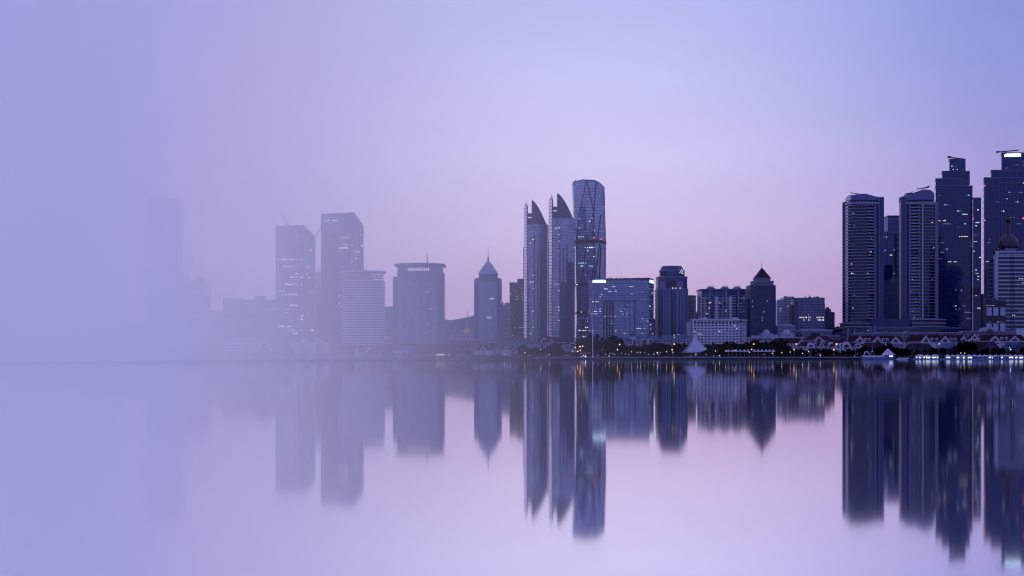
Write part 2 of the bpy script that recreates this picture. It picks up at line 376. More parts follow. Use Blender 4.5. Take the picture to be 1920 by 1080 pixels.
def lattice_boom(name, m, parent, p, q, w=1.6, n=9, t=0.16):
    """a three-chord lattice boom"""
    p, q = Vector(p), Vector(q); d = (q - p).normalized(); u = d.cross(Vector((0, 1, 0))).normalized(); v = d.cross(u)
    mb = MB(); ch = [u * w / 2, -u * w / 4 + v * w * 0.43, -u * w / 4 - v * w * 0.43]
    for c in ch: mb.bar(p + c, q + c, t, t, 4)
    for i in range(n):
        a, b = p + (q - p) * (i / n), p + (q - p) * ((i + 1) / n)
        for k in range(3): mb.bar(a + ch[k], b + ch[(k + 1) % 3], t * 0.7, t * 0.7, 3)
    return mb.build(name, m, parent)
# ================================================================== towers, from the fog to the clear side
def tower_cap(b, pts, z, m, name='roof'): return MB().prism(pts, z, z + 0.8).build(name, m, b.r)

# --- slab with a slanted parapet, deep in the fog
b = Bld('slant_top_tower', 'tall slab tower with a slanted parapet, almost lost in the fog', 301, 1600)
pl = b.rect(271, 331, 34)
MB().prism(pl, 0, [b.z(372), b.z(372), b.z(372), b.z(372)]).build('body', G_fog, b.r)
MB().extr([(b.x(271), b.z(372)), (b.x(331), b.z(372)), (b.x(331), b.z(371)), (b.x(301), b.z(370)), (b.x(288), b.z(364)), (b.x(271), b.z(355))], 0, 3).build('parapet', M_navy, b.r)
b.slabs(pl, b.z(650), b.z(376), 8.0, 1.0, 0.3, M_frame)
b.box('roof_crane', M_metal, 305, 309, 6, 8, 367, 371)
b.lit(pl[0], pl[1], b.z(640), b.z(385), 4.0, 16)

b = Bld('twin_turret_block', 'broad block with two small roof turrets beside the slant-topped tower in fog', 357, 1560)
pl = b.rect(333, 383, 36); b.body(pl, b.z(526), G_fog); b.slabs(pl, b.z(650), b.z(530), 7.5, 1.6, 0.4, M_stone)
for c, t in ((347, 513), (370, 517)):
    MB().lathe([(3.6, b.z(526)), (3.6, b.z(522)), (4.3, b.z(521.6)), (3.0, b.z(518.5)), (1.4, b.z(516)), (0.2, b.z(t))], b.x(c), 8, 12).build('turret', M_stone, b.r)
b.box('stair_head', M_stone, 374, 381, 5, 14, 521, 526); b.lit(pl[0], pl[1], b.z(645), b.z(535), 4.0, 20)

b = Bld('stepped_office_block', 'low stepped office block between the turret block and the crenellated block', 400, 1570, 'building')
for p0, p1, t in ((383, 407, 583), (407, 418, 590)):
    pl = b.rect(p0, p1, 30); b.body(pl, b.z(t), G_fog); b.slabs(pl, b.z(650), b.z(t + 3), 6.5, 1.5, 0.35, M_stone)

b = Bld('crenellated_office_block', 'long office block with a toothed parapet and a roof box in thick fog', 469, 1640)
pl = b.rect(418, 459, 34); b.body(pl, b.z(561), G_fog, 'wing'); b.slabs(pl, b.z(650), b.z(566), 7.0, 1.4, 0.4, M_stone)
b.piers(pl[0], pl[1], lin_(0.02, 0.98, 10), 1.6, 1.2, b.z(566), b.z(558.5), M_stone, 'parapet_tooth')
pl = b.rect(460, 521, 34, 1.5); b.body(pl, b.z(562), G_fog, 'wing'); b.slabs(pl, b.z(650), b.z(567), 7.0, 1.4, 0.4, M_stone)
b.box('roof_box', M_stone, 477, 495, 5, 20, 555, 562); b.mast(420, 534, 561); b.lit(pl[0], pl[1], b.z(645), b.z(575), 3.5, 18)

b = Bld('white_terraced_hall', 'low white two-step hall on the foggy waterfront', 452, 1400, 'building')
pl = b.rect(421, 484, 22); b.body(pl, b.z(641), M_white); b.panes(pl[0], pl[1], lin_(0.04, 0.96, 15), (b.z(655), b.z(649)), 1.7, 1.6, M_win)
b.box('upper_storey', M_white, 436, 475, 4, 18, 635, 641); b.panes((b.x(436), 4), (b.x(475), 4), lin_(0.08, 0.92, 8), (b.z(640),), 2.2, 1.6, M_win)
b.slabs(pl, b.z(647), b.z(641), 3.2, 0.5, 0.5, M_white, 'cornice')

def slant_tower(name, label, cx, Y, p0, p1, p2, tl, tm, tr, mg, recess, lits):
    """glass slab of two visible faces whose parapet drops along the side face"""
    b = Bld(name, label, cx, Y); d = 30
    pl = [(b.x(p0), 0), (b.x(p1), 0), (b.x(p2), d * 0.8), (b.x(p2), d * 1.3), (b.x(p0), d * 1.3)]
    tops = [b.z(tl), b.z(tm), b.z(tr), b.z(tr + 4), b.z(tl + 4)]
    MB().prism(pl, 0, tops).build('body', mg, b.r)
    me = MB().prism(offset(pl, 0.15), 0, 0.7).mesh('floor_band', M_frame)
    z = b.z(655)
    while z < b.z(tr) - 2: put('floor_band', me, b.r, (0, 0, z)); z += 4.4
    b.piers(pl[0], pl[1], lin_(0.0, 1.0, 12), 0.35, 0.4, 0, b.z(tl) - 0.2, M_frame, 'fin')
    b.piers(pl[1], pl[2], lin_(0.0, 1.0, 5), 0.35, 0.4, 0, b.z(tr) - 0.2, M_frame, 'fin')
    for r0, r1, rt in recess: b.box('recess_panel', M_joint, r0, r1, -0.55, 1, rt, 645)
    b.gear(p0 + 6, p1 - 4, tl + 1, 4, 16, 5, 2.0)
    b.lit(pl[0], pl[1], b.z(648), b.z(tl + 6), 4.4, lits, 2.6, 1.9, 0.5, 6, mats=(E_far, E_far, E_white, E_warm))
    b.lit(pl[1], pl[2], b.z(648), b.z(tr + 6), 4.4, lits // 3, 2.6, 1.9, 0.5, 4, mats=(E_far, E_white))
    return b
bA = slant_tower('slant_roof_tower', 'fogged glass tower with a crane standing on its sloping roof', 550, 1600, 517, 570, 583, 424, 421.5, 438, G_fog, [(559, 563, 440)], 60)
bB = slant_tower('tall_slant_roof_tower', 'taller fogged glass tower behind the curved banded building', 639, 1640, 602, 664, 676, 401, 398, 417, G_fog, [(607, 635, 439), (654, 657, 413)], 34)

def luffing_crane(label, Y, foot, tip, base, pyl):
    s = Y / F; t = root('tower_crane', (GX(foot[0], Y), Y + 8, base), 0, label, 'crane', 'luffing cranes on the unfinished roofs')
    lx = lambda p: (p - foot[0]) * s
    lz = lambda p: GZ(p, Y) - base
    MB().box(-1, 1, -1, 1, 0, lz(foot[1])).build('mast', M_conc, t)
    lattice_boom('boom', M_conc, t, (0, 0, lz(foot[1])), (lx(tip[0]), 0, lz(tip[1])), 1.7, 9, 0.2)
    MB().box(-2.2, 4.5, -1.2, 1.2, lz(foot[1]) - 1.4, lz(foot[1]) + 0.6).build('cab', M_conc, t)
    MB().bar((2.5, 0, lz(foot[1])), (3.5, 0, lz(foot[1]) + pyl), 0.3, 0.2, 4).build('pylon', M_conc, t)
    MB().bar((3.5, 0, lz(foot[1]) + pyl), (lx(tip[0]), 0, lz(tip[1])), 0.1, 0.1, 3).build('tie_cable', M_metal, t)
luffing_crane('slim luffing crane standing on the roof of the lower slant-roofed tower', 1600, (536, 421), (526, 398), GZ(423, 1600) - 3, 5)
luffing_crane('luffing crane leaning out between the two slant-roofed towers', 1705, (584, 456), (601, 424), GZ(500, 1705), 7)

# --- unfinished frame
b = Bld('unfinished_frame_tower', 'bare concrete frame of an unfinished tower between the slant-roofed towers', 594, 1690)
pl = b.rect(582, 606, 26); b.body(b.rect(584, 604, 20, 3), b.z(540), M_dark, 'core')
b.slabs(pl, b.z(650), b.z(508), 4.6, 0.9, 0.0, M_conc, 'floor_slab')
for yy in (0.4, 12, 25):
    for c in lin_(583, 605, 5): MB().box(b.x(c) - 0.55, b.x(c) + 0.55, yy - 0.4, yy + 0.5, 0, b.z(508 if yy > 1 else 511)).build('column', M_conc, b.r)
for c in (584.5, 590, 596): MB().box(b.x(c) - 0.5, b.x(c) + 0.5, 5, 6, b.z(512), b.z(500.5)).build('starter_column', M_conc, b.r)

# --- curved banded building with an open roof frame
b = Bld('curved_banded_building', 'pale curved building of stacked bands under an open roof frame', 679, 1520)
pl = bow(b.x(641), b.x(699), 4, 3.2, 8) + [(b.x(716), 14), (b.x(716), 34), (b.x(641), 34)]
b.body(pl, b.z(524), G_fog)
b.slabs(pl, b.z(648), b.z(524), 3.18, 1.9, 0.5, M_white)
pin = offset(pl, -1.0)
for c in pin[:9] + [pin[9]]: MB().box(c[0] - 0.5, c[0] + 0.5, c[1] - 0.5, c[1] + 0.5, b.z(524), b.z(510)).build('roof_post', M_white, b.r)
for c in ((b.x(705), 8), (b.x(711), 10)): MB().box(c[0] - 0.5, c[0] + 0.5, c[1] - 0.5, c[1] + 0.5, b.z(524), b.z(510)).build('roof_post', M_white, b.r)
b.slabs(offset(pl, -0.6), b.z(519.5), b.z(513), 2.9, 0.6, 0.0, M_white, 'roof_rail')
MB().prism(offset(pl, 1.6), b.z(510), b.z(506.5)).build('roof_canopy', M_white, b.r)
b.box('stair_core', M_pale, 662, 690, 14, 30, 511, 524)
b.lit(pl[2], pl[6], b.z(645), b.z(530), 3.18, 16, 2.2, 1.1, 0.8, 5, off=2.0)

# --- big office block under a curved roof visor
b = Bld('visor_roof_office_block', 'broad banded office block under a thin curved roof visor with one mast', 784, 1560)
pl = [(b.x(736), 6)] + bow(b.x(744), b.x(820), 3, 1.6, 8) + [(b.x(831), 12), (b.x(831), 40), (b.x(736), 40)]
b.body(pl, b.z(524), G_pale)
b.slabs(pl, b.z(652), b.z(526), 3.86, 1.5, 0.45, M_bluestone)
pu = [(b.x(744), 4)] + bow(b.x(746), b.x(829), 4, 3, 6) + [(b.x(831), 12), (b.x(831), 38), (b.x(744), 38)]
b.body(pu, b.z(510), M_bluestone, 'crown', b.z(526)); b.body(offset(pu, -5), b.z(507.5), M_navy, 'plant_storey', b.z(510))
b.box('shoulder', M_bluestone, 736, 743.6, 7, 30, 518, 526)
for i, c in enumerate(lin_(747, 828, 22)): MB().box(b.x(c) - 0.45, b.x(c) + 0.45, 3.6, 4.6, b.z(510.2), b.z(497)).build('crown_post', M_bluestone, b.r)
for p0, p1 in ((745, 764), (806, 830)): b.box('crown_panel', M_bluestone, p0, p1, 3.2, 5.2, 498, 510.2)
vis = bow(b.x(739), b.x(833), 1, 3, 10) + [(b.x(833), 42), (b.x(739), 42)]
n = len(vis); MB().prism(vis, [b.z(497.5)] * n, [b.z(494.3 - 1.6 * math.sin(math.pi * min(i, 10) / 10)) if i <= 10 else b.z(494) for i in range(n)]).build('roof_visor', M_bluestone, b.r)
b.mast(800, 474, 493, 10, 0.8, M_slate); b.mast(741.5, 487, 496, 8, 0.2); b.mast(752, 487, 496, 8, 0.2)
for c in lin_(758, 806, 4): b.box('facade_joint', M_slate, c - .35, c + .35, 0.8, 2.6, 527, 650)
b.box('side_recess', M_joint, 821, 823, 5.0, 9.5, 527, 650)
b.lit(pl[1], pl[8], b.z(648), b.z(530), 3.86, 34, 2.4, 1.5, 0.7, 7, off=2.0, mats=(E_white, E_cool, E_dim))
b = Bld('banded_low_block', 'low dim block with a few lights between the curved and the visor-roofed buildings', 726, 1600, 'building')
pl = b.rect(715, 738, 26); b.body(pl, b.z(617), M_stone); b.slabs(pl, b.z(650), b.z(618), 4.0, 1.6, 0.4, M_pale); b.lit(pl[0], pl[1], b.z(648), b.z(620), 4.0, 7, 1.6, 1.4, 0.6, off=2)

# --- pyramid tower in the thin fog
b = Bld('glass_pyramid_tower', 'shouldered tower topped by a glass pyramid and a needle mast', 915, 1580)
def cham(p0, p1, c, d, y0): return [(b.x(p0) + c, y0), (b.x(p1) - c, y0), (b.x(p1), y0 + c), (b.x(p1), y0 + d - c), (b.x(p1) - c, y0 + d), (b.x(p0) + c, y0 + d), (b.x(p0), y0 + d - c), (b.x(p0), y0 + c)]
sh = cham(889, 940.5, 5.5, 34, 0); b.body(sh, b.z(528), G_blue)
b.body(cham(891, 938.5, 5, 32, 1), b.z(521), M_bluestone, 'shoulder', b.z(528)); b.body(cham(897.5, 933, 3, 24, 5), b.z(513), M_bluestone, 'drum', b.z(521))
b.slabs(sh, b.z(650), b.z(531), 3.9, 0.9, 0.15, M_bluestone)
b.piers(sh[0], sh[1], lin_(0.02, 0.98, 9), 0.9, 0.6, 0, b.z(523), M_bluestone)
b.piers(sh[1], sh[2], lin_(0.1, 0.9, 3), 0.9, 0.6, 0, b.z(523), M_bluestone)
b.piers(sh[7], sh[0], lin_(0.1, 0.9, 3), 0.9, 0.6, 0, b.z(523), M_bluestone)
q0 = [(b.x(897), 4), (b.x(933.5), 4), (b.x(933.5), 30), (b.x(897), 30)]; q1 = [(b.x(911), 13), (b.x(918.5), 13), (b.x(918.5), 20), (b.x(911), 20)]
MB().loft([[(x, y, b.z(513)) for x, y in q0], [(x, y, b.z(490)) for x, y in q1]]).build('pyramid_roof', G_pale, b.r)
for i in range(4): MB().bar((*q0[i], b.z(513)), (*q1[i], b.z(490)), 0.45, 0.35, 5).build('hip_rib', M_silver, b.r)
MB().bar((*[(q0[0][0] * .36 + q0[1][0] * .64), 4], b.z(513)), (b.x(916), 13, b.z(490)), 0.25, 0.2, 4).build('hip_rib', M_bluestone, b.r)
for x, y in q1: MB().bar((x, y, b.z(490)), (b.x(914.8), 16.5, b.z(481)), 0.2, 0.12, 4).build('spire_strut', M_slate, b.r)
MB().lathe([(0.9, b.z(490)), (0.8, b.z(480)), (0.35, b.z(478)), (0.25, b.z(460))], b.x(914.8), 16.5, 8).build('needle_mast', M_slate, b.r)
b.lit(sh[0], sh[1], b.z(640), b.z(530), 3.9, 4, 2.4, 1.8, 0.7, 2, mats=(E_cool,)); b.lit(sh[1], sh[2], b.z(640), b.z(530), 3.9, 2, 1.6, 1.6, 0.7, 1)

b = Bld('arched_top_apartment_block', 'slim pale apartment block with an arched parapet beside the glass pyramid tower', 949, 1650, 'apartment block')
pl = b.rect(939, 957.5, 26); b.body(pl, b.z(572), M_pale); b.box('stair_tower', M_pale, 940.5, 944, 3, 10, 565.5, 572)
MB().extr([(b.x(945.5), b.z(572))] + [(b.x(951) + 3.8 * math.cos(a), b.z(572) + 3.4 * math.sin(a)) for a in lin_(0, math.pi, 9)], 0.3, 3).build('arched_parapet', M_pale, b.r)
b.panes(pl[0], pl[1], lin_(0.1, 0.9, 5), [b.z(645) + 3.3 * i for i in range(14)], 1.3, 1.5, M_winb)
b.slabs(pl, b.z(645), b.z(574), 6.6, 0.3, 0.35, M_white)

b = Bld('brown_grid_tower', 'brown gridded slab with many small lit windows next to the twin fin towers', 971, 1660)
pl = b.rect(956, 985, 28); b.body(pl, b.z(530), M_win); b.body(b.rect(970, 985, 20, 3), b.z(522.5), M_brown, 'roof_storey', b.z(530))
zz = b.z(646); b.slabs(pl, zz, b.z(531), 3.35, 1.35, 0.3, M_brown); b.piers(pl[0], pl[1], lin_(0.0, 1.0, 11), 0.9, 0.35, 0, b.z(529), M_brown)
b.lit(pl[0], pl[1], zz, b.z(533), 3.35, 46, 1.0, 1.5, 0.28, 1, mats=(E_white, E_white, E_dim), u0=0.0, u1=1.0, off=1.5)

# --- twin fin towers
def fin_tower(label, dx, dy, sc, Y, nb):
    """silver-edged glass tower whose crown splits into a thin fin and a curved sail"""
    X = lambda p: 983 + (p - 983) * sc + dx
    b = Bld('fin_crowned_tower', label, X(1006), Y, group='twin fin-crowned towers')
    px = lambda p: b.x(X(p))
    T = lambda y: b.z(y + dy)
    front = bow(px(988), px(1026), 3, 5.5, 10)
    pl = [(px(983), 13)] + front + [(px(1029), 13), (px(1029), 32), (px(983), 32)]
    b.body(pl, T(421), G_pale)
    b.slabs(pl, b.z(640), T(423), 4.05, 0.55, 0.22, M_navy)
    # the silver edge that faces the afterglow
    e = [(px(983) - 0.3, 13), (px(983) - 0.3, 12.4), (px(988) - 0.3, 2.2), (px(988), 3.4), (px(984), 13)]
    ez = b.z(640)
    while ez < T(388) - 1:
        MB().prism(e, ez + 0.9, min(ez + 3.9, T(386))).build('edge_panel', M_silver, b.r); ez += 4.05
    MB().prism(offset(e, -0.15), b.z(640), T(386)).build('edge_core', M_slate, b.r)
    yf = lambda p: next((a[1] + (c[1] - a[1]) * (px(p) - a[0]) / (c[0] - a[0]) for a, c in zip(pl, pl[1:]) if a[0] <= px(p) <= c[0] + 1e-6 and c[0] > a[0]), 13) + 0.05
    # sail
    ps = lin_(997, 1029, 13); f = lambda p: 376 + (432 - 376) * ((p - 997) / 32) ** 1.45
    profile_slab([px(p) for p in ps], [yf(p) for p in ps], [yf(p) + 14 - 8 * (p - 997) / 32 for p in ps], [max(T(f(p)), T(421) + 0.3) for p in ps], T(421)).build('sail_crown', M_navy, b.r)
    MB().loft([[(px(p) + a, yf(p) + c, T(f(p)) + 0.1 + e_) for a, c, e_ in ((0, -0.3, -0.5), (0, -0.3, 0.5), (0, 1.2, 0.5), (0, 1.2, -0.5))] for p in ps]).build('sail_rim', M_slate, b.r)
    # thin fin and the bridge between
    ps = [983, 984.5, 987, 988.5, 990]
    profile_slab([px(p) for p in ps], [yf(p) for p in ps], [yf(p) + 9 for p in ps], [T(392), T(383), T(376.5), T(381), T(387)], T(421)).build('fin_crown', M_steel, b.r)
    for t0, t1 in ((399.5, 405.5), (408.5, 421)): box('crown_bridge', M_navy, b.r, px(989.9), px(997.1), yf(994) + 0.6, yf(994) + 8, T(t1) - 0.01, T(t0))
    for p, h in ((997.2, 373.5), (987, 374)): MB().bar((px(p), yf(p) + 1, T(h + 4)), (px(p), yf(p) + 1, T(h)), 0.25, 0.08, 5).build('finial', M_metal, b.r)
    for p, t in ((1001.5, 441), (1008, 478), (1014, 470), (1021, 500)): MB().box(px(p) - 0.55, px(p) + 0.55, yf(p) - 0.6, yf(p) + 0.5, 0, T(t)).build('recess_shade_bar', M_joint, b.r)  # dark bars stand in for the shade of recessed lines
    for p0, p1, t in ((1015, 1026, 505), ): MB().box(px(p0), px(p1), yf(1015) - 0.5, yf(1026) + 1.5, 0, T(t)).build('dark_bay', G_navy, b.r)
    box('side_rib', M_slate, b.r, px(982) - 0.4, px(983.2), 13.5, 18, 0, T(462))
    i = 2
    b.lit(pl[i], pl[i + 3], b.z(635), T(424), 4.05, nb, 2.4, 1.0, 0.75, 3, mats=(E_cool, E_warm, E_dim, E_white), off=1.6)
    b.lit(pl[i + 3], pl[i + 8], b.z(635), T(424), 4.05, nb // 3, 1.2, 1.0, 0.75, 2, mats=(E_dim, E_warm), off=1.6)
    return b
M_steel = mat('steel_cladding', (0.12, 0.12, 0.17), 0.35, metal=0.4, vary=0.3, vscale=0.6)
fin_tower('lower of the twin towers with a split fin crown, next to the brown gridded slab', 0, 0, 1.0, 1600, 14)
bF = fin_tower('taller of the twin towers with a split fin crown, beside the faceted skyscraper', 47, -12.5, 1.06, 1570, 22)
MB().box(bF.x(1050), bF.x(1065), -4.2, 6, 0, bF.z(530)).build('dark_annex', G_navy, bF.r)

# --- tall faceted skyscraper
b = Bld('faceted_skyscraper', 'tallest central glass skyscraper with diagonal facet lines and dark belts', 1108, 1640)
HT = 453
def ring(t):
    """plan of the tower at photograph row t: the corners drift as it rises"""
    k = min(1, max(0, (HT - t) / (HT - 340.0))); k2 = min(1, max(0, (t - HT) / 190.0))
    A = [(1079.5, 7), (1103, 2.5), (1117, 0), (1128, 5), (1138, 16), (1138, 42), (1079.5, 42)]
    B_ = [(1075, 8), (1093, 2.0), (1114, 1.5), (1125, 6), (1135, 16), (1135, 42), (1075, 42)]
    D_ = [(1083, 7), (1104, 2.5), (1118, 0), (1128, 5), (1137, 16), (1137, 42), (1083, 42)]
    Q = [(a[0] + (c[0] - a[0]) * k + (d[0] - a[0]) * k2, a[1] + (c[1] - a[1]) * k) for a, c, d in zip(A, B_, D_)]
    return [(b.x(p), y) for p, y in Q]
tops = [340, 337, 338, 342, 349, 345, 341]
MB().loft([[(x, y, 0) for x, y in ring(645)], [(x, y, b.z(HT)) for x, y in ring(HT)], [(x, y, b.z(400)) for x, y in ring(400)], [(x, y, b.z(t)) for (x, y), t in zip(ring(340), tops)]]).build('body', G_blue, b.r)
t = 648
while t > 352:
    if not any(abs(t - q) < 5 for q in (453, 532, 586)):
        MB().prism(offset(ring(t), 0.18), b.z(t), b.z(t) + 0.45).build('floor_band', M_navy, b.r)
    t -= 5.9
for t0, t1 in ((456, 449.5), (535, 530.5), (588, 583.5)): MB().prism(offset(ring(453 if t0 < 500 else t0), 0.45), b.z(t0), b.z(t1)).build('dark_belt', M_dark, b.r)
def surf(px, t):
    R_ = ring(t); X = b.x(px)
    for a, c in zip(R_, R_[1:]):
        if a[0] <= X <= c[0] and c[0] > a[0]: return a[1] + (c[1] - a[1]) * (X - a[0]) / (c[0] - a[0])
    return 10
def facet(p0, t0, p1, t1, w=0.6):
    MB().bar((b.x(p0), surf(p0, t0) - 0.8, b.z(t0)), (b.x(p1), surf(p1, t1) - 0.8, b.z(t1)), w, w, 5).build('facet_line', M_dark, b.r)
for a in ((1100.5, 338, 1113, 395), (1118.5, 339.5, 1113.5, 394), (1099.5, 339, 1088, 394), (1113, 394, 1113.5, 449), (1113.5, 457, 1117, 640), (1086.5, 400, 1081, 449), (1112, 400, 1101, 449), (1127, 402, 1121, 449), (1100, 457, 1091, 530), (1125, 457, 1117.5, 515), (1112, 505, 1101, 584), (1089, 536, 1086, 580), (1099, 590, 1084.5, 640), (1127.5, 460, 1124, 525)): facet(*a)
MB().prism(offset(ring(340), 0.25), [b.z(q) - 0.5 for q in tops], [b.z(q) + 0.7 for q in tops]).build('parapet', M_navy, b.r)
b.mast(1079.3, 334, 341, 9, 0.45)
R0 = ring(HT)
for u in lin_(0.1, 0.95, 4):
    for tt in (355, 395, 460):
        p0 = Vector(ring(tt)[3]).lerp(Vector(ring(tt)[4]), u); h0 = 355 if tt == 355 else tt; h1 = {355: 382, 395: 447, 460: 525}[tt]
        p1 = Vector(ring(h1)[3]).lerp(Vector(ring(h1)[4]), u)
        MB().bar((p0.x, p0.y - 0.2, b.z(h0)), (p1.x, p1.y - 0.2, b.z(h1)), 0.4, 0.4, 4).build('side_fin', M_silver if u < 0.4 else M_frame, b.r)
b.lit(R0[0], R0[2], b.z(645), b.z(460), 3.93, 46, 2.2, 1.5, 0.35, 6, mats=(E_white, E_cool, E_dim)); b.lit(R0[0], R0[2], b.z(446), b.z(400), 3.93, 16, 2.0, 1.4, 0.6, 5, mats=(E_white, E_cool))
for p, t_ in ((1113.5, 447), (1128, 449)): MB().lathe([(0.7, b.z(t_)), (0.7, b.z(t_) + 1.2)], b.x(p), surf(p, t_) - 1.0, 8).build('beacon', E_red, b.r)

# --- wide blue office block
b = Bld('wide_blue_office_block', 'wide blue office block with a lit roof sign and a recessed glass front', 1167, 1530, 'office block')
W0, W1, RX0, RX1, RT = 1106, 1217, 1131, 1192, 563
box('front_wing', G_mid, b.r, b.x(W0), b.x(RX0), 0, 36, 0, b.z(525)); box('front_wing', G_mid, b.r, b.x(RX1), b.x(W1), 0, 36, 0, b.z(523.5))
box('front_lintel', G_mid, b.r, b.x(RX0), b.x(RX1), 0, 36, b.z(RT), b.z(524))
box('recessed_glass', G_mid, b.r, b.x(RX0), b.x(RX1), 2.2, 35.5, 0, b.z(RT))
side = [(b.x(W1), 0), (b.x(1229), 20), (b.x(1229), 36), (b.x(W1), 36)]
MB().prism(side, 0, [b.z(523), b.z(522), b.z(522), b.z(523)]).build('side_wing', G_navy, b.r)
MB().prism([(b.x(W0), -0.1), (b.x(W1), -0.1), (b.x(1229.2), 20), (b.x(1229.2), 36), (b.x(W0), 36)], [b.z(525)] * 5, [b.z(523.2), b.z(520.5), b.z(522), b.z(521), b.z(522)]).build('roof_parapet', M_navy, b.r)
for i in range(13): MB().prism(offset(side, 0.3), b.z(641 - i * 8.6), b.z(641 - i * 8.6 - 4.2)).build('side_band', M_bluestone, b.r)
for i in range(26):
    z = b.z(641 - i * 4.55)
    for p0, p1 in ((W0, RX0), (RX1, W1)) if z < b.z(RT) - 1 else ((W0, W1),): box('floor_line', M_navy, b.r, b.x(p0), b.x(p1), -0.22, 0.1, z, z + 0.45)
for c in (1132, 1138, 1143.5, 1149): box('dark_fin', M_joint, b.r, b.x(c) - 0.7, b.x(c) + 0.7, -0.3, 2.4, 0, b.z(RT))
for c, w in ((1115, .5), (1120, .5), (1172, .6), (1181, .6), (1190, .9)): box('mullion', M_navy, b.r, b.x(c) - w / 2, b.x(c) + w / 2, (1.7 if c < RX1 and c > RX0 else -0.3), (2.3 if c < RX1 and c > RX0 else 0.1), 0, b.z(RT if RX0 < c < RX1 else 530))
f0 = (b.x(W0), 0.0); f1 = (b.x(W1), 0.0)
b.lit(f0, (b.x(RX0), 0), b.z(641), b.z(536), 2.9, 24, 1.7, 1.0, 0.3, 5, mats=(E_cool, E_dim, E_dim, E_white))
b.lit((b.x(RX0), 2.2), (b.x(RX1), 2.2), b.z(641), b.z(566), 2.9, 48, 1.7, 1.0, 0.3, 7, mats=(E_cool, E_dim, E_dim, E_dim))
b.lit((b.x(RX1), 0), f1, b.z(641), b.z(536), 2.9, 24, 1.7, 1.0, 0.3, 6, mats=(E_cool, E_dim, E_dim)); b.lit((b.x(RX0), 0), (b.x(RX1), 0), b.z(558), b.z(530), 2.9, 15, 1.7, 1.2, 0.3, 4, mats=(E_cool, E_dim))
b.lit(side[0], side[1], b.z(637), b.z(530), 5.48, 12, 1.2, 1.3, 0.5, 2, mats=(E_white, E_dim))
for nm, p0, p1, t0, t1, yy in (('roof_sign', 1111, 1136, 524.6, 530.2, -0.9),):
    sg = MB().extr([(b.x(p0), b.z(t1)), (b.x(p1), b.z(t1)), (b.x(p1), b.z(t0 + 1)), (b.x(p1 - 3), b.z(t0)), (b.x(p0 + 3), b.z(t0 + .3)), (b.x(p0), b.z(t0 + 1.4))], yy, yy + 0.7).build(nm, E_sign, b.r)
p, q = Vector(side[0]), Vector(side[1]); c = p.lerp(q, .5); a = math.atan2(q.y - p.y, q.x - p.x)
put('side_sign', bmesh_box((q - p).length * .8, 0.6, 3.6, E_sign), b.r, (c.x, c.y, b.z(530)), a)
for pxm, h in ((1145, 519), (1163, 517), (1168, 518.5), (1174, 519)): b.mast(pxm, h, 522, 6, 0.3)
b.gear(1140, 1175, 522, 8, 20, 5, 2.0)

# --- chamfer-crowned tower
M_navyst = mat('navy_stone', (0.07, 0.09, 0.20), 0.5, vary=0.2)
b = Bld('chamfer_crowned_tower', 'dark stone tower with a chamfered crown and a lit emblem near its top', 1262, 1580)
def oct_(p0, p1, c, d, y0): return cham_(b, p0, p1, c, d, y0)
def cham_(b, p0, p1, c, d, y0): return [(b.x(p0) + c, y0), (b.x(p1) - c, y0), (b.x(p1), y0 + c), (b.x(p1), y0 + d - c), (b.x(p1) - c, y0 + d), (b.x(p0) + c, y0 + d), (b.x(p0), y0 + d - c), (b.x(p0), y0 + c)]
lo = cham_(b, 1234, 1291, 5, 38, 0); mi = cham_(b, 1235.5, 1290, 6, 36, 1); hi = cham_(b, 1240, 1286, 8, 30, 4); tp = cham_(b, 1246, 1280, 5, 20, 9)
b.body(lo, b.z(541), M_navyst); b.body(mi, b.z(518), M_navy, 'upper_shaft', b.z(541)); b.body(hi, b.z(506.5), G_navy, 'crown', b.z(518))
MB().loft([[(x, y, b.z(506.5)) for x, y in hi], [(x, y, b.z(497.5)) for x, y in tp]]).build('chamfered_roof', G_navy, b.r)
for q0, q1 in zip(hi, tp): MB().bar((*q0, b.z(506.5)), (*q1, b.z(497.5)), 0.3, 0.3, 4).build('roof_rib', M_bluestone, b.r)
for pl, z0, z1 in ((mi, 518, 520), (lo, 541, 543), (hi, 506.5, 507.5), (tp, 497.5, 498.3)): MB().prism(offset(pl, 0.35), b.z(z1), b.z(z0) + 0.15).build('cornice', M_bluestone, b.r)
b.slabs(lo, b.z(645), b.z(545), 3.95, 0.5, 0.2, M_bluestone)
b.slabs(mi, b.z(539), b.z(520), 3.95, 0.4, 0.2, M_slate); b.slabs(hi, b.z(517), b.z(507), 3.3, 0.3, 0.15, M_slate)
for u in (0.06, 0.17, 0.28, 0.34, 0.64, 0.70, 0.82, 0.94): b.piers(lo[0], lo[1], (u,), 2.0, 1.3, 0, b.z(541), M_bluestone)
for u in (0.12, 0.23, 0.58, 0.76, 0.88): b.piers(lo[0], lo[1], (u,), 1.6, 0.5, 0, b.z(545), G_navy, 'glass_strip')
b.piers(lo[0], lo[1], (0.43,), 3.6, 0.6, 0, b.z(563), M_joint, 'dark_bay'); b.piers(lo[0], lo[1], (0.43,), 1.6, 0.8, b.z(560), b.z(543), M_joint, 'dark_bay')
b.piers(lo[1], lo[2], (0.2, 0.8), 1.2, 0.8, 0, b.z(541), M_bluestone); b.piers(lo[7], lo[0], (0.2, 0.8), 1.2, 0.8, 0, b.z(541), M_bluestone)
for p0, p1 in ((1238, 1248), (1269, 1280)): b.box('shoulder_block', M_bluestone, p0, p1, -0.3, 6, 527, 541)
b.box('dark_front', M_joint, 1248.5, 1268.5, 0.2, 2, 527, 539.5)
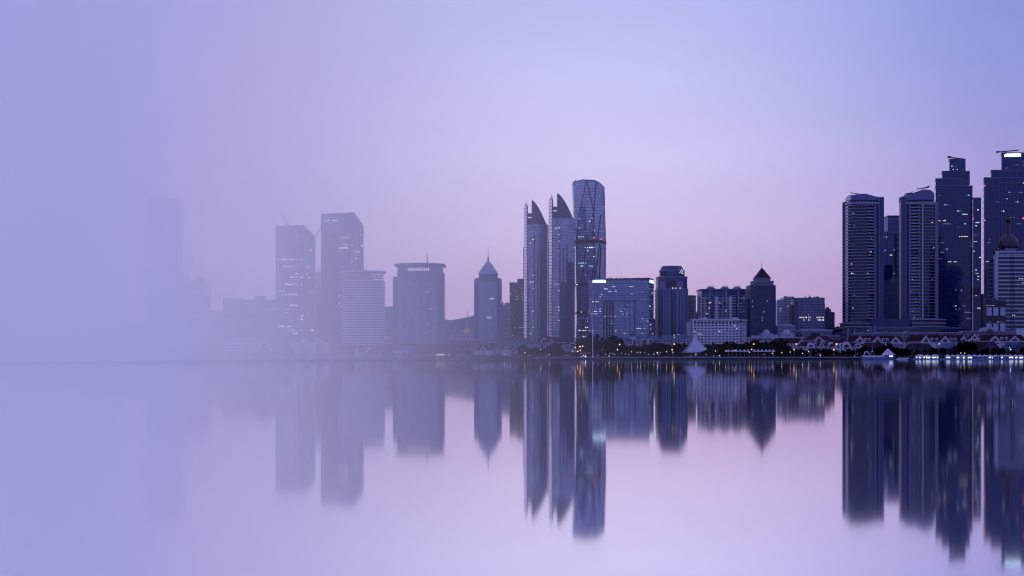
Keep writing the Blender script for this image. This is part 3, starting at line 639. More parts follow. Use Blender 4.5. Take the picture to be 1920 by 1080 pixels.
for c, r_ in ((1277, 509), (1279.5, 506.5), (1281.5, 509.5), (1279, 512), (1282.5, 506), (1275.5, 511.5), (1282, 513)):
    put('emblem_lamp', bmesh_box(1.3, 0.4, 1.3, E_cool), b.r, (b.x(c), 3.9 + max(0, (c - 1274) * 0.66 - 0.05) if c > 1274 else 3.9, b.z(r_)), R(45))
b.lit(lo[0], lo[1], b.z(543), b.z(541), 3, 3, 1.4, 1.4, 1.4, 1, mats=(E_warm, E_cool)); b.lit(lo[0], lo[1], b.z(640), b.z(622), 3, 6, 1.4, 1.4, 1.4, 1, mats=(E_cool, E_dim))
b.box('side_fin', M_slate, 1291, 1291.8, 10, 20, 552)

# --- pale slab and stub beside it
b = Bld('pale_window_slab', 'narrow pale slab dotted with small windows behind the arcaded hotel', 1300, 1680, 'apartment block')
pl = [(b.x(1289), 0), (b.x(1299.5), 0), (b.x(1307), 10), (b.x(1307), 30), (b.x(1289), 30)]; b.body(pl, b.z(554.5), M_stone)
zs = [b.z(632) + 3.35 * i for i in range(16)]; b.panes(pl[0], pl[1], lin_(0.15, 0.88, 4), zs, 1.0, 1.5, M_win); b.panes(pl[1], pl[2], lin_(0.2, 0.8, 3), zs, 1.3, 1.5, M_win)
MB().prism(offset(pl, 0.5), b.z(555), b.z(553.6)).build('cornice', M_stone, b.r)
b = Bld('plain_stub_block', 'small plain stub building squeezed beside the balconied apartment block', 1312, 1700, 'building')
pl = b.rect(1305, 1319, 20); b.body(pl, b.z(586), M_stone); b.box('stair_head', M_stone, 1308, 1312, 2, 9, 582.5, 586); b.panes(pl[0], pl[1], (0.2, 0.5, 0.8), [b.z(610) + 3.3 * i for i in range(5)], 1.2, 1.4, M_win)

# --- balconied apartment block
b = Bld('balconied_apartment_block', 'wide apartment block with white balcony columns and three roof pavilions', 1360, 1640, 'apartment block')
pl = [(b.x(1314.5), 0), (b.x(1396), 0), (b.x(1409), 12), (b.x(1409), 34), (b.x(1314.5), 34)]
b.body(pl, b.z(545), M_navy); b.slabs(pl, b.z(612), b.z(560), 3.56, 0.8, 0.05, M_slate)
MB().prism(offset(pl, 1.2), b.z(544.2), b.z(541.6)).build('cornice', M_bluestone, b.r)
MB().prism(offset(pl, 0.4), b.z(555), b.z(553.5)).build('string_course', M_bluestone, b.r)
for c, w in ((1315.2, .8), (1321.5, 1.0), (1343.5, 3.4), (1355.2, 0.9), (1369.5, 3.2), (1394.8, 2.0), (1331, .7), (1362, .7), (1384, .7)): box('pier', M_white, b.r, b.x(c) - w / 2, b.x(c) + w / 2, -0.8, 0.4, 0, b.z(556 if w > .8 else 545))
zf = [b.z(612) + 3.56 * i for i in range(11)]
for c, w in ((1318.5, 1.8), (1324, 2.2), (1328.5, 1.4), (1340, 2.2), (1347, 2.4), (1352, 1.5), (1359, 1.5), (1364.5, 2.2), (1373.5, 2.3), (1378, 1.5), (1388.5, 2.6), (1392, 1.6)):
    me = bmesh_box(w, 1.5, 1.2, M_white)
    for z in zf:
        if b.rnd.random() < 0.93: put('balcony', me, b.r, (b.x(c), 0, z))
for c in lin_(1318, 1392, 10): b.box('attic_window', M_winb, c - 2.6, c + 2.6, -0.15, 0.2, 546.5, 552.5)
for c in (1334.5, 1361, 1384):
    b.box('pavilion_base', M_bluestone, c - 7, c + 7, 4, 18, 539.3, 542); b.box('pavilion_roof', M_slate, c - 5, c + 5, 5, 15, 537.2, 538.2)
    for k in (-4.4, -1.5, 1.5, 4.4): b.box('pavilion_post', M_slate, c + k - .5, c + k + .5, 5.2, 6, 538, 539.4)
    for k in (-2.6, 2.6):
        bm = MB(); cx_, cz_ = b.x(c + k), b.z(537); o_ = [(cx_ + 2.2 * math.cos(a), cz_ + 1.3 * math.sin(a)) for a in lin_(0, math.pi, 8)]; i_ = [(cx_ + 1.6 * math.cos(a), cz_ + 0.8 * math.sin(a)) for a in lin_(math.pi, 0, 8)]
        bm.extr(o_ + i_, 5, 6).build('pavilion_arch', M_slate, b.r)
for i in range(11): MB().prism(offset([pl[1], pl[2], pl[3], (pl[1][0], 34)], 0.15), zf[i], zf[i] + 1.6).build('side_band', M_bluestone, b.r)
b.lit(pl[0], pl[1], zf[0], b.z(560), 3.56, 9, 1.5, 1.5, 0.25, 2, mats=(E_warm, E_cool, E_warm), off=1.4)
b.lit(pl[1], pl[2], zf[0], b.z(560), 3.56, 2, 1.2, 1.3, 0.3, 1, mats=(E_cool,))

# --- arcaded hotel
b = Bld('arcaded_white_hotel', 'white hotel with a grid of windows and a row of arches along the top', 1347, 1490, 'hotel')
box('body', M_win, b.r, b.x(1298), b.x(1386), 0, 26, 0, b.z(606)); box('attic', M_white, b.r, b.x(1298), b.x(1386), -0.5, 26, b.z(609.2), b.z(600))
MB().box(b.x(1296), b.x(1388), -1.6, 27, b.z(600), b.z(598)).build('cornice', M_white, b.r)
cols = lin_(1303, 1382.5, 13); e = (cols[1] - cols[0]) / 2
for i in range(14): box('pier', M_white, b.r, b.x(cols[0] - e + 2 * e * i) - (0.75), b.x(cols[0] - e + 2 * e * i) + 0.75, -0.55, 0.3, 0, b.z(608.3))
for i in range(9): box('spandrel', M_white, b.r, b.x(1298), b.x(1386), -0.4, 0.3, b.z(614.7 + 5.1 * i), b.z(614.7 + 5.1 * i) + 1.75)
b.panes((b.x(1298), -0.5), (b.x(1386), -0.5), [(c - 1298) / 88 for c in cols], (b.z(607.2),), 2.7, 3.3, M_win, 'arched_window', 0.12, True)
for i in range(14): pass
box('corner_wing', M_white, b.r, b.x(1386.2), b.x(1393), 2, 26, 0, b.z(604)); box('corner_wing', M_white, b.r, b.x(1393), b.x(1401.5), 7, 28, 0, b.z(601))
MB().box(b.x(1386), b.x(1402.5), 0.6, 29, b.z(601), b.z(599.6)).build('wing_cornice', M_white, b.r)
b.panes((b.x(1386.2), 2), (b.x(1393), 2), (0.5,), [b.z(642) + 3.17 * i for i in range(11)], 2.6, 1.8, M_win); b.panes((b.x(1393), 7), (b.x(1401), 7), (0.3, 0.75), [b.z(642) + 6.3 * i for i in range(6)], 0.8, 4.0, M_win)
box('end_wing', M_white, b.r, b.x(1292.5), b.x(1297.9), 3, 24, 0, b.z(604)); b.panes((b.x(1292.5), 3), (b.x(1298), 3), (0.3, 0.75), [b.z(642) + 3.17 * i for i in range(11)], 0.9, 1.6, M_win)
b.lit((b.x(1298), -0.02), (b.x(1386), -0.02), b.z(640.4), b.z(604), 3.17, 13, 2.0, 1.2, 0.15, 2, mats=(E_warm, E_warm, E_cool, E_dim), off=1.9)
b.box('roof_vent', M_white, 1316, 1327, 4, 12, 596.2, 598); b.box('roof_vent', M_white, 1376, 1384, 4, 12, 595.5, 598)

# --- dark tower with a red pyramid
b = Bld('red_pyramid_tower', 'dark gridded tower capped by a small red pyramid roof and a mast', 1433, 1560)
lo = [(b.x(1408), 0), (b.x(1449), 0), (b.x(1457.5), 9), (b.x(1457.5), 32), (b.x(1408), 32)]; b.body(lo, b.z(534.5), M_slate)
b.body(cham_(b, 1413.5, 1452.5, 3, 24, 3), b.z(526.5), M_stone, 'upper_tier', b.z(534.5)); b.body(cham_(b, 1418.5, 1447.5, 2.5, 18, 6), b.z(520.5), M_stone, 'top_tier', b.z(526.5))
b.panes((b.x(1415), 3), (b.x(1451), 3), lin_(0.1, 0.9, 9), (b.z(533.2),), 1.3, 2.6, M_win); b.panes((b.x(1420), 6), (b.x(1446), 6), lin_(0.15, 0.85, 6), (b.z(525.4),), 1.2, 1.8, M_win)
for pl_, z in ((lo, 534.5), (cham_(b, 1413.5, 1452.5, 3, 24, 3), 526.5), (cham_(b, 1418.5, 1447.5, 2.5, 18, 6), 520.5)): MB().prism(offset(pl_, 0.5), b.z(z + 1.2), b.z(z) + 0.12).build('cornice', M_slate if pl_ is lo else M_stone, b.r)
q0 = [(b.x(1419.5), 6.5), (b.x(1446.5), 6.5), (b.x(1446.5), 23.5), (b.x(1419.5), 23.5)]; ap = (b.x(1433), 15, b.z(500.5))
MB().add([(x, y, b.z(520.4)) for x, y in q0] + [ap], [(0, 1, 4), (1, 2, 4), (2, 3, 4), (3, 0, 4), (3, 2, 1, 0)]).build('pyramid_roof', M_roof, b.r)
for x, y in q0: MB().bar((x, y, b.z(520.4)), ap, 0.55, 0.4, 5).build('hip_rib', M_slate, b.r)
MB().bar(ap, (ap[0], 15, b.z(486.5)), 0.4, 0.12, 6).build('mast', M_metal, b.r)
b.piers(lo[0], lo[1], lin_(0.03, 0.97, 12), 0.9, 0.55, 0, b.z(535), M_slate); b.slabs(lo, b.z(640), b.z(540), 6.6, 0.4, 0.3, M_navy)
b.panes(lo[0], lo[1], [0.03 + 0.94 * (i + .5) / 11 for i in range(11)], [b.z(637) + 3.3 * i for i in range(19)], 0.9, 1.8, M_winb, keep=lambda u, z: b.rnd.random() < 0.9)
b.lit(lo[0], lo[1], b.z(637), b.z(540), 3.3, 9, 0.9, 1.5, 0.2, 1, mats=(E_cool, E_warm, E_dim), u0=0.03, u1=0.97, off=0.2)
box('rear_wing', G_navy, b.r, b.x(1400), b.x(1408.3), 12, 34, 0, b.z(560))

# --- pale apartments behind, two slabs of one block
b = Bld('pale_twin_slab_block', 'pale distant apartment block of two joined slabs beside the red-pyramid tower', 1473, 1760, 'apartment block')
for p0, p1, t, y0 in ((1458, 1470.5, 563, 2), (1469.5, 1489, 557.5, 0)):
    pl = b.rect(p0, p1, 24, y0); b.body(pl, b.z(t), M_pale, 'slab'); nn = int((p1 - p0) / 2.6)
    b.panes(pl[0], pl[1], lin_(0.12, 0.88, nn), [b.z(618) + 3.4 * i for i in range(int((b.z(t) - b.z(618)) / 3.4))], 1.0, 1.5, M_winb); b.box('roof_wall', M_pale, p0, p1, y0, y0 + 1, t - 1.4, t)
    b.piers(pl[0], pl[1], (0.0, 0.33, 0.66, 1.0), 0.8, 0.6, 0, b.z(t), M_white)
b.box('stair_head', M_pale, 1472, 1476, 4, 10, 555, 558); b.lit(b.rect(1458, 1489, 1)[0], b.rect(1458, 1489, 1)[1], b.z(618), b.z(570), 3.4, 7, 1.1, 1.2, 0.4, 1, mats=(E_white, E_cool))
b = Bld('arched_roof_villa_block', 'pale low block with a curved roof under the twin apartment slabs', 1473, 1580, 'building')
pl = b.rect(1457, 1491, 18); b.body(pl, b.z(612), M_pale); MB().extr([(b.x(1457), b.z(612))] + [(b.x(1491), b.z(612))] + [(b.x(1474) + b.s * 17 * math.cos(a), b.z(612) + 3.2 * math.sin(a)) for a in lin_(0.05, math.pi - .05, 9)], -0.8, 18).build('curved_roof', M_pale, b.r)
b.panes(pl[0], pl[1], lin_(0.06, 0.94, 10), (b.z(616.5), b.z(622)), 1.5, 1.7, M_winb)

# --- office with two lit floors
b = Bld('lit_floor_office_block', 'grey office block with two brightly lit floors and a dark side wing', 1519, 1600, 'office block')
pl = [(b.x(1491.5), 7), (b.x(1499), 2), (b.x(1510), 0), (b.x(1545.5), 0), (b.x(1545.5), 30), (b.x(1491.5), 30)]; b.body(pl, b.z(558), M_winb)
fl = 3.18; zz = b.z(632); b.slabs(pl, zz, b.z(562), fl, 1.5, 0.35, M_stone); b.slabs(pl, b.z(562), b.z(557), 4.0, 2.6, 0.4, M_stone, 'parapet')
b.piers(pl[2], pl[3], lin_(0.0, 1.0, 8), 0.8, 0.4, 0, b.z(559), M_stone); b.piers(pl[0], pl[1], lin_(0.0, 0.9, 3), 1.1, 0.6, 0, b.z(559), M_stone); b.piers(pl[1], pl[2], lin_(0.0, 0.9, 4), 0.9, 0.5, 0, b.z(559), M_stone)
for fi, ma in ((7, (E_warm, E_white)), (6, (E_cool, E_white))):
    for p_, q_, u0, u1 in ((pl[1], pl[2], 0.0, 1.0), (pl[2], pl[3], 0.0, 0.32), (pl[2], pl[3], 0.55, 0.99)):
        p_, q_ = Vector(p_), Vector(q_); d_ = q_ - p_; nn = max(2, int(d_.length * (u1 - u0) / 2.0)); a = math.atan2(d_.y, d_.x)
        for i in range(nn):
            if b.rnd.random() < 0.2: continue
            c = p_ + d_ * (u0 + (u1 - u0) * (i + .5) / nn); put('lit_window', bmesh_box(1.5, 0.15, 1.4, b.rnd.choice(ma)), b.r, (c.x, c.y, zz + fi * fl + 1.6), a)
b.lit(pl[2], pl[3], zz, b.z(565), fl, 3, 1.5, 1.2, 0.2, 1, mats=(E_cool, E_dim), off=1.7)
box('side_wing', M_slate, b.r, b.x(1546), b.x(1548.5), 4, 26, 0, b.z(570)); box('edge_wing', M_brown, b.r, b.x(1487.5), b.x(1491.4), 9, 28, 0, b.z(571))
b.panes((b.x(1487.5), 9), (b.x(1491.4), 9), (0.35,), [b.z(632) + 3.2 * i for i in range(12)], 1.4, 1.5, M_win); b.mast(1520.5, 551, 558, 8, 0.25); b.gear(1512, 1540, 557, 6, 18, 4, 1.2)
b = Bld('dark_stepped_apartment_block', 'dark stepped apartment block at the end of the row before the curved towers', 1557, 1620, 'apartment block')
for p0, p1, t in ((1547, 1558, 579.5), (1558, 1565.5, 585)):
    pl = b.rect(p0, p1, 22, 0 if p0 < 1550 else 1.5); b.body(pl, b.z(t), M_slate); b.slabs(pl, b.z(634), b.z(t + 1), 3.3, 0.8, 0.5, M_brown, 'balcony_slab')
    b.panes(pl[0], pl[1], lin_(0.2, 0.8, 3), [b.z(634) + 1.2 + 3.3 * i for i in range(9)], 1.1, 1.4, M_winb)
b.box('stair_head', M_slate, 1551, 1556, 3, 9, 576, 579.6); b.mast(1553, 573, 577, 5, 0.2); b.mast(1556, 574, 577, 5, 0.2)
# --- the two curved residential towers
def rounded_tower(label, dx, Y, flip, topfn, crane):
    """bowed glass front, deep shaded balconies, a tall edge frame and a hooded crown"""
    b = Bld('bowed_residential_tower', label, (1620 + dx) if not flip else (1726 + dx), Y, group='bowed residential towers')
    if not flip: X = lambda p: b.x(p + dx)
    else: X = lambda p: b.x(1690 + (1657 - p) * 0.985 + dx)      # mirrored twin
    sg = -1 if flip else 1
    def poly(pts): pts = [(X(p), y) for p, y in pts]; return pts[::-1] if flip else pts
    T = b.z
    front = [(1583, 9), (1590, 4)] + [(1590 + 34 * i / 7, 4 - 8.0 * math.sin(math.pi * (i + 1) / 13) - 0.5) for i in range(1, 8)]
    core = poly(front + [(1624, 5.0), (1640, 6.5), (1640, 2.5), (1657, 3.5), (1657, 8), (1646, 34), (1594, 34)])
    top = 378
    MB().prism(core, 0, T(top)).build('body', G_deep, b.r)
    ledge = poly([(1582.5, 8.4), (1590, 3.2)] + [(p, y - 0.9) for p, y in front[2:]] + [(1640, 0.6), (1640, 30), (1595, 33)])
    fl = 3.93; z = T(604)
    me = MB().prism(ledge, 0, 0.75).mesh('floor_ledge', M_ledge); k = 0
    rail = MB().prism(poly([(1625, -3.6), (1639.5, 0.4), (1639.5, 0.9), (1625, -3.1)]), 0, 1.15).mesh('balcony_rail', M_ledge)
    while z < T(top + 2):
        put('floor_ledge', me, b.r, (0, 0, z))
        if k not in (8, 21, 22): put('balcony_rail', rail, b.r, (0, 0, z + 0.75))
        k += 1; z += fl
    # tall frame up the edge
    for p0, p1, m_ in ((1639.5, 1643, M_frame), (1649.5, 1657.4, M_navy), (1647.2, 1649.2, M_frame)):
        a, c = sorted((X(p0), X(p1))); box('edge_frame', m_, b.r, a, c, -0.4, 6, 0, T(369.5 if p1 > 1645 else 381))
    a, c = sorted((X(1643.2), X(1647))); box('edge_slot', M_joint, b.r, a, c, 2.0, 6, 0, T(376))
    # outer balcony stack; the corner panels' silver stands in for pink light on the edge
    a, c = sorted((X(1583), X(1586.5)))
    zz = T(604)
    while zz < T(top + 3):
        box('end_balcony', M_ledge, b.r, a - 0.5, c, 6.5, 9.5, zz, zz + 0.9); zz += fl
    for i in range(int((T(top + 2) - T(604)) / fl)):
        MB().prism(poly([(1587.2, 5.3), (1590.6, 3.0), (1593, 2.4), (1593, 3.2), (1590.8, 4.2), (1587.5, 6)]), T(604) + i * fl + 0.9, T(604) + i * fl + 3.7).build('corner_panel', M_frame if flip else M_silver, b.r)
    if flip:      # silver panels added here, their paleness standing in for pink reflection on the bow
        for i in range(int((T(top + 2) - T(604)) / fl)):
            MB().prism(poly([(1617.5, -4.9), (1624.2, -3.2), (1625.2, 1.5), (1624, 1.5), (1617.5, -4.2)]), T(604) + i * fl + 0.98, T(604) + i * fl + 3.8).build('afterglow_panel', M_silver, b.r)
    # crown
    hood = poly([(1589, 10), (1592, 4)] + [(p, y + 0.2) for p, y in front[2:]] + [(1640, 0.5), (1657.4, 2.5), (1657.4, 7), (1648, 30), (1597, 30)])
    MB().prism(poly([(1584, 9), (1590, 3)] + [(p, y - 1.2) for p, y in front[2:]] + [(1649, -0.8), (1649, 6), (1645, 30), (1596, 32)]), T(383), T(379)).build('crown_ledge', M_ledge, b.r)
    MB().prism(poly([(1591, 11), (1594, 6)] + [(p, y + 2) for p, y in front[2:]] + [(1648, 3), (1648, 28), (1591, 28)]), T(379), T(374.8)).build('crown_slot', M_joint, b.r)
    n = len(hood); xs_ = [p[0] for p in hood]
    MB().prism(hood, T(375), [T(topfn((x / b.s) + b.cx)) for x in xs_]).build('crown_hood', M_frame, b.r)
    MB().prism(poly([(1598, 12), (1640, 12), (1640, 24), (1598, 24)]), T(366), T(363.5 if not flip else 359)).build('roof_drum', M_navy, b.r)
    for nm, p, q, r_ in crane: MB().bar((b.x(p[0]), 9, T(p[1])), (b.x(q[0]), 9, T(q[1])), r_, r_ * 0.8, 5).build(nm, M_metal, b.r)
    f = core[::-1] if flip else core
    A, B_ = (X(1594), -0.6), (X(1622), -1.6)
    if flip: A, B_ = B_, A
    b.lit(A, B_, T(604), T(386), fl, 18, 1.3, 1.0, 1.3, 2, mats=(E_warm, E_cool, E_white, E_dim), off=1.5)
    A, B_ = (X(1626), 4.6), (X(1638), 5.8)
    if flip: A, B_ = B_, A
    b.lit(A, B_, T(604), T(386), fl, 9, 1.3, 1.2, 0.3, 2, mats=(E_warm, E_cool), off=1.6)
    return b
rounded_tower('curved tower with stacked balconies standing at the edge of the open sky', 0, 1600, False,
              lambda p: 372 - 8.0 * max(0, math.sin(math.pi * min(1, max(0, (p - 1587) / 62)))) ** 0.5 if p < 1640 else 369.5,
              [('roof_crane', (1598, 360), (1628, 363.5), 0.5), ('crane_arm', (1598, 357.8), (1602, 361), 0.3), ('crane_base', (1612, 362), (1614, 366), 0.8), ('roof_truss', (1628, 363.5), (1641, 368), 0.3), ('roof_truss', (1626, 364), (1634, 368), 0.25)])
bR = rounded_tower('curved tower with a pink-lit bowed front in front of the stepped glass tower', 0, 1590, True,
              lambda p: 369 - 12.5 * min(1, max(0, (p - 1690) / 38)) if p < 1745 else 357 + 0.75 * (p - 1745),
              [('roof_crane', (1724, 353), (1746, 348.5), 0.6), ('crane_arm', (1722.5, 350), (1726, 353), 0.35), ('crane_head', (1742, 349.5), (1747, 347.5), 1.2), ('crane_base', (1735, 351), (1731, 357), 0.4), ('crane_base', (1739, 350), (1744, 357), 0.4), ('crane_base', (1737, 350), (1737, 357), 0.6), ('roof_truss', (1712, 359), (1716, 357.6), 0.5)])

# --- towers seen in the gap between
b = Bld('tiled_gap_tower', 'distant grey tower seen in the gap between the two curved towers', 1674, 1760)
pl = b.rect(1664.5, 1692, 26); b.body(pl, b.z(405.5), M_bluestone); b.slabs(pl, b.z(600), b.z(408), 3.6, 0.5, 0.2, M_slate)
pw = b.rect(1654, 1664.4, 22, 2); b.body(pw, b.z(434), M_bluestone, 'wing'); b.slabs(pw, b.z(600), b.z(436), 3.6, 0.5, 0.2, M_slate)
b.panes(pl[0], pl[1], lin_(0.1, 0.9, 7), [b.z(500) + 7.2 * i for i in range(9)], 1.6, 2.2, M_winb)
b.box('dark_slot', M_joint, 1677, 1681, -0.6, 0.5, 438, 520); MB().box(b.x(1664.2), b.x(1692.2), -0.4, 26.4, b.z(406.5), b.z(404)).build('cornice', M_slate, b.r)
b.mast(1669, 402, 405, 4, 0.25); b.lit(pl[0], pl[1], b.z(520), b.z(430), 3.6, 5, 1.5, 1.5, 0.5, 1, mats=(E_warm, E_cool)); b.lit(pw[0], pw[1], b.z(520), b.z(440), 3.6, 3, 1.3, 1.3, 0.5, 1, mats=(E_white, E_cool))
b = Bld('ribbed_blue_block', 'ribbed blue glass block low in the gap between the two curved towers', 1673, 1680, 'office block')
pl = b.rect(1655, 1692, 24); b.body(b.rect(1655, 1674, 22, 1), b.z(497), G_navy, 'rear_storey'); b.body(pl, b.z(526), G_blue); b.piers(pl[0], pl[1], lin_(0.02, 0.98, 12), 0.7, 0.6, 0, b.z(526), M_navy, 'rib'); b.slabs(pl, b.z(600), b.z(528), 8, 0.4, 0.15, M_navy)
MB().extr([(b.x(1668), b.z(526)), (b.x(1676), b.z(517)), (b.x(1676), b.z(526))], 0.5, 6).build('slanted_wedge', M_bluestone, b.r)

# --- podium of the two curved towers
b = Bld('curved_podium', 'long low podium of pale ledges under the two curved towers', 1703, 1545, 'podium')
pl = bow(b.x(1583), b.x(1822), 8, 8, 12) + [(b.x(1822), 38), (b.x(1583), 38)]; b.body(pl, b.z(612), G_navy)
b.slabs(pl, b.z(633), b.z(610), 5.6, 1.0, 0.8, M_ledge, 'ledge')
b.box('hall', M_navy, 1636, 1708, 3, 26, 597.5, 612); b.piers((b.x(1636), 3), (b.x(1708), 3), lin_(0, 1, 18), 0.4, 0.3, b.z(612), b.z(597.5), M_slate, 'hall_rib')
pd = bow(b.x(1583), b.x(1632), 1, 4, 8) + [(b.x(1632), 20), (b.x(1583), 20)]; b.body(pd, b.z(605), M_joint, 'drum', b.z(612)); b.slabs(pd, b.z(612) - 1.2, b.z(602), 4.2, 1.3, 1.0, M_ledge, 'ledge')
pd = bow(b.x(1711), b.x(1772), 0, 5, 8) + [(b.x(1772), 20), (b.x(1711), 20)]; b.body(pd, b.z(602), M_joint, 'drum', b.z(612)); b.slabs(pd, b.z(612) - 1.0, b.z(600), 4.2, 1.6, 1.0, M_ledge, 'ledge')
for c in (1590, 1602, 1632, 1640): b.box('column', M_ledge, c - 1.6, c + 1.6, -0.5, 3, 611, 634)
b.lit(pl[2], pl[10], b.z(632), b.z(612), 5.6, 10, 1.2, 0.9, 1.5, 1, mats=(E_dim, E_cool), off=2.2)

# --- stepped glass towers
def glass_tier(b, p0, p1, y0, d, top, bot, m=None, name='shaft', lines=(), trim=True):
    pl = b.taper(p0, p1, d, y0); b.body(pl, b.z(top), m or G_navy, name, 0 if bot is None else b.z(bot))
    if trim: MB().prism(offset(pl, 0.25), b.z(top + 1.0), b.z(top) + 0.15).build('parapet', M_frame, b.r)
    for c in lines: box('pale_mullion', M_frame, b.r, b.x(c) - 0.35, b.x(c) + 0.35, y0 - 0.45, y0 + 0.1, 0 if bot is None else b.z(bot), b.z(top))
    return pl
b = Bld('stepped_glass_tower', 'dark stepped glass skyscraper behind the pink-lit curved tower', 1789, 1680)
pl = glass_tier(b, 1754.5, 1823.5, 0, 36, 348, None, lines=(1759, 1822.5))
glass_tier(b, 1754.5, 1807, 0.3, 33, 334.5, 348, lines=(1759, 1806.5)); glass_tier(b, 1768, 1820, 3, 28, 320, 346, lines=(1792, 1803)); glass_tier(b, 1783, 1813.5, 6, 22, 296.5, 320, lines=(1792, 1803))
b.slabs(pl, b.z(600), b.z(350), 8.3, 0.35, 0.18, M_navy)
for nm, p, q, r_ in (('roof_crane', (1782, 292.5), (1812, 296.3), 0.75), ('crane_head', (1781, 293), (1787, 292), 1.3), ('crane_base', (1794, 294), (1794, 297), 1.0)): MB().bar((b.x(p[0]), 9, b.z(p[1])), (b.x(q[0]), 9, b.z(q[1])), r_, r_, 6).build(nm, M_metal, b.r)
for c in lin_(1759, 1802, 8): b.mast(c, 331.5, 334.5, 3, 0.18)
b.lit(pl[0], pl[1], b.z(600), b.z(352), 4.15, 56, 1.9, 1.4, 0.35, 5, mats=(E_dim, E_dim, E_dim, E_warm, E_cool)); b.lit((b.x(1783), 6), (b.x(1813), 6), b.z(319), b.z(300), 4.15, 5, 1.4, 1.4, 0.3, 1, mats=(E_dim, E_cool))
b = Bld('slim_glass_slab', 'slim dark slab tucked between the two stepped glass skyscrapers', 1831, 1676)
pl = glass_tier(b, 1824.2, 1839.5, 0, 26, 370.5, None, lines=(1824.8, 1839)); b.slabs(pl, b.z(620), b.z(372), 8.3, 0.35, 0.18, M_navy); b.box('dark_belt', M_joint, 1824.3, 1839.4, -0.4, 1, 540, 552); b.mast(1833, 368.5, 371, 3, 0.3)
b.lit(pl[0], pl[1], b.z(610), b.z(378), 4.15, 20, 1.7, 1.4, 0.35, 2, mats=(E_dim, E_warm, E_cool, E_white))
for t_ in (409, 411.5): put('beacon', bmesh_box(0.9, 0.5, 0.9, E_red), b.r, (b.x(1824.5), 0, b.z(t_)))
b = Bld('signed_glass_tower', 'tallest dark glass skyscraper with a glowing roof sign at the picture edge', 1903, 1690)
pl = glass_tier(b, 1845, 1962, 0, 40, 332.5, None, lines=(1846, )); glass_tier(b, 1860, 1960, 3, 34, 318, 332.5, lines=(1907,)); glass_tier(b, 1881, 1930, 6, 26, 284.5, 318)
b.slabs(pl, b.z(600), b.z(334), 8.3, 0.35, 0.18, M_navy)
for c in (1871.5, 1876.5, 1884, 1891.5, 1899, 1906, 1914): box('pale_mullion', M_frame, b.r, b.x(c) - 0.3, b.x(c) + 0.3, -0.8, 0.1, 0, b.z(342))
box('bay_rail', M_frame, b.r, b.x(1871), b.x(1930), -0.8, 0.1, b.z(344), b.z(342.5))
MB().extr([(b.x(1886), b.z(293)), (b.x(1917), b.z(292.5)), (b.x(1917.5), b.z(287)), (b.x(1912), b.z(286)), (b.x(1889), b.z(287)), (b.x(1886), b.z(289))], 4.9, 5.6).build('roof_sign', E_sign, b.r)
for nm, p, q, r_ in (('roof_crane', (1874, 283), (1914, 279.6), 0.7), ('crane_head', (1873, 283.2), (1878, 282.5), 1.2), ('crane_arm', (1913, 280.5), (1916, 277.5), 0.35), ('crane_base', (1891, 282), (1891, 285.5), 1.0)): MB().bar((b.x(p[0]), 9, b.z(p[1])), (b.x(q[0]), 9, b.z(q[1])), r_, r_, 6).build(nm, M_metal, b.r)
b.lit(pl[0], (b.x(1925), 0), b.z(540), b.z(337), 4.15, 50, 1.8, 1.3, 0.35, 4, mats=(E_dim, E_dim, E_cool, E_white)); b.lit((b.x(1883), 6), (b.x(1925), 6), b.z(316), b.z(296), 4.15, 6, 1.8, 1.0, 0.3, 2, mats=(E_dim,))
for p, t_ in ((1845.8, 349), (1845.8, 414), (1918.5, 344), (1918, 410)): put('beacon', bmesh_box(1.2, 1.4, 1.2, E_red), b.r, (b.x(p), 0, b.z(t_)))
b.box('low_wing', M_slate, 1847, 1860, -1.5, 3, 507, 640)

# --- striped hotel with the bronze dome
b = Bld('dome_striped_hotel', 'white-striped hotel crowned by a bronze dome and spire', 1900, 1540, 'hotel')
pl = b.taper(1871, 1936, 32); b.body(pl, b.z(478), M_win); b.slabs(pl, b.z(648), b.z(480), 4.85, 1.75, 0.5, M_pale)
b.box('corner_pier', M_pale, 1865.5, 1871, -0.8, 6, 471); b.box('parapet', M_pale, 1865.5, 1936, -0.6, 5, 470.5, 478)
b.panes((b.x(1873), -0.6), (b.x(1935), -0.6), lin_(0.03, 0.97, 14), (b.z(476.5),), 2.3, 2.0, M_win, 'attic_window', 0.15)
b.box('dark_joint', M_joint, 1895, 1896.2, -0.7, 0.3, 480, 640); b.box('dark_joint', M_joint, 1899.4, 1900.6, -0.7, 0.3, 480, 640)
pw = b.taper(1858, 1865.3, 8, 5); b.body(pw, b.z(484), M_dark, 'side_wing'); b.slabs(pw, b.z(600), b.z(486), 4.85, 1.0, 0.7, M_frame, 'side_balcony')
cx_, cy_ = b.x(1898.5), 14
MB().lathe([(6.2, b.z(471)), (6.2, b.z(466)), (11.4, b.z(462)), (12.0, b.z(459)), (12.1, b.z(455)), (11.2, b.z(449)), (8.9, b.z(443)), (5.4, b.z(438.5)), (3.6, b.z(436.5))], cx_, cy_, 24).build('dome', M_bronze, b.r)
MB().lathe([(12.5, b.z(456.4)), (12.5, b.z(454.4))], cx_, cy_, 24).build('dome_rim', M_metal, b.r)
MB().lathe([(3.5, b.z(437)), (3.4, b.z(434.5)), (2.7, b.z(434)), (2.5, b.z(416)), (3.2, b.z(415.3)), (1.8, b.z(413.8)), (3.2, b.z(411.8)), (3.7, b.z(409.5)), (3.2, b.z(407)), (1.8, b.z(404.8)), (2.2, b.z(404)), (1.5, b.z(403.5)), (1.3, b.z(392.5)), (1.6, b.z(391.5)), (0.25, b.z(386))], cx_, cy_, 14).build('spire', M_bronze, b.r)
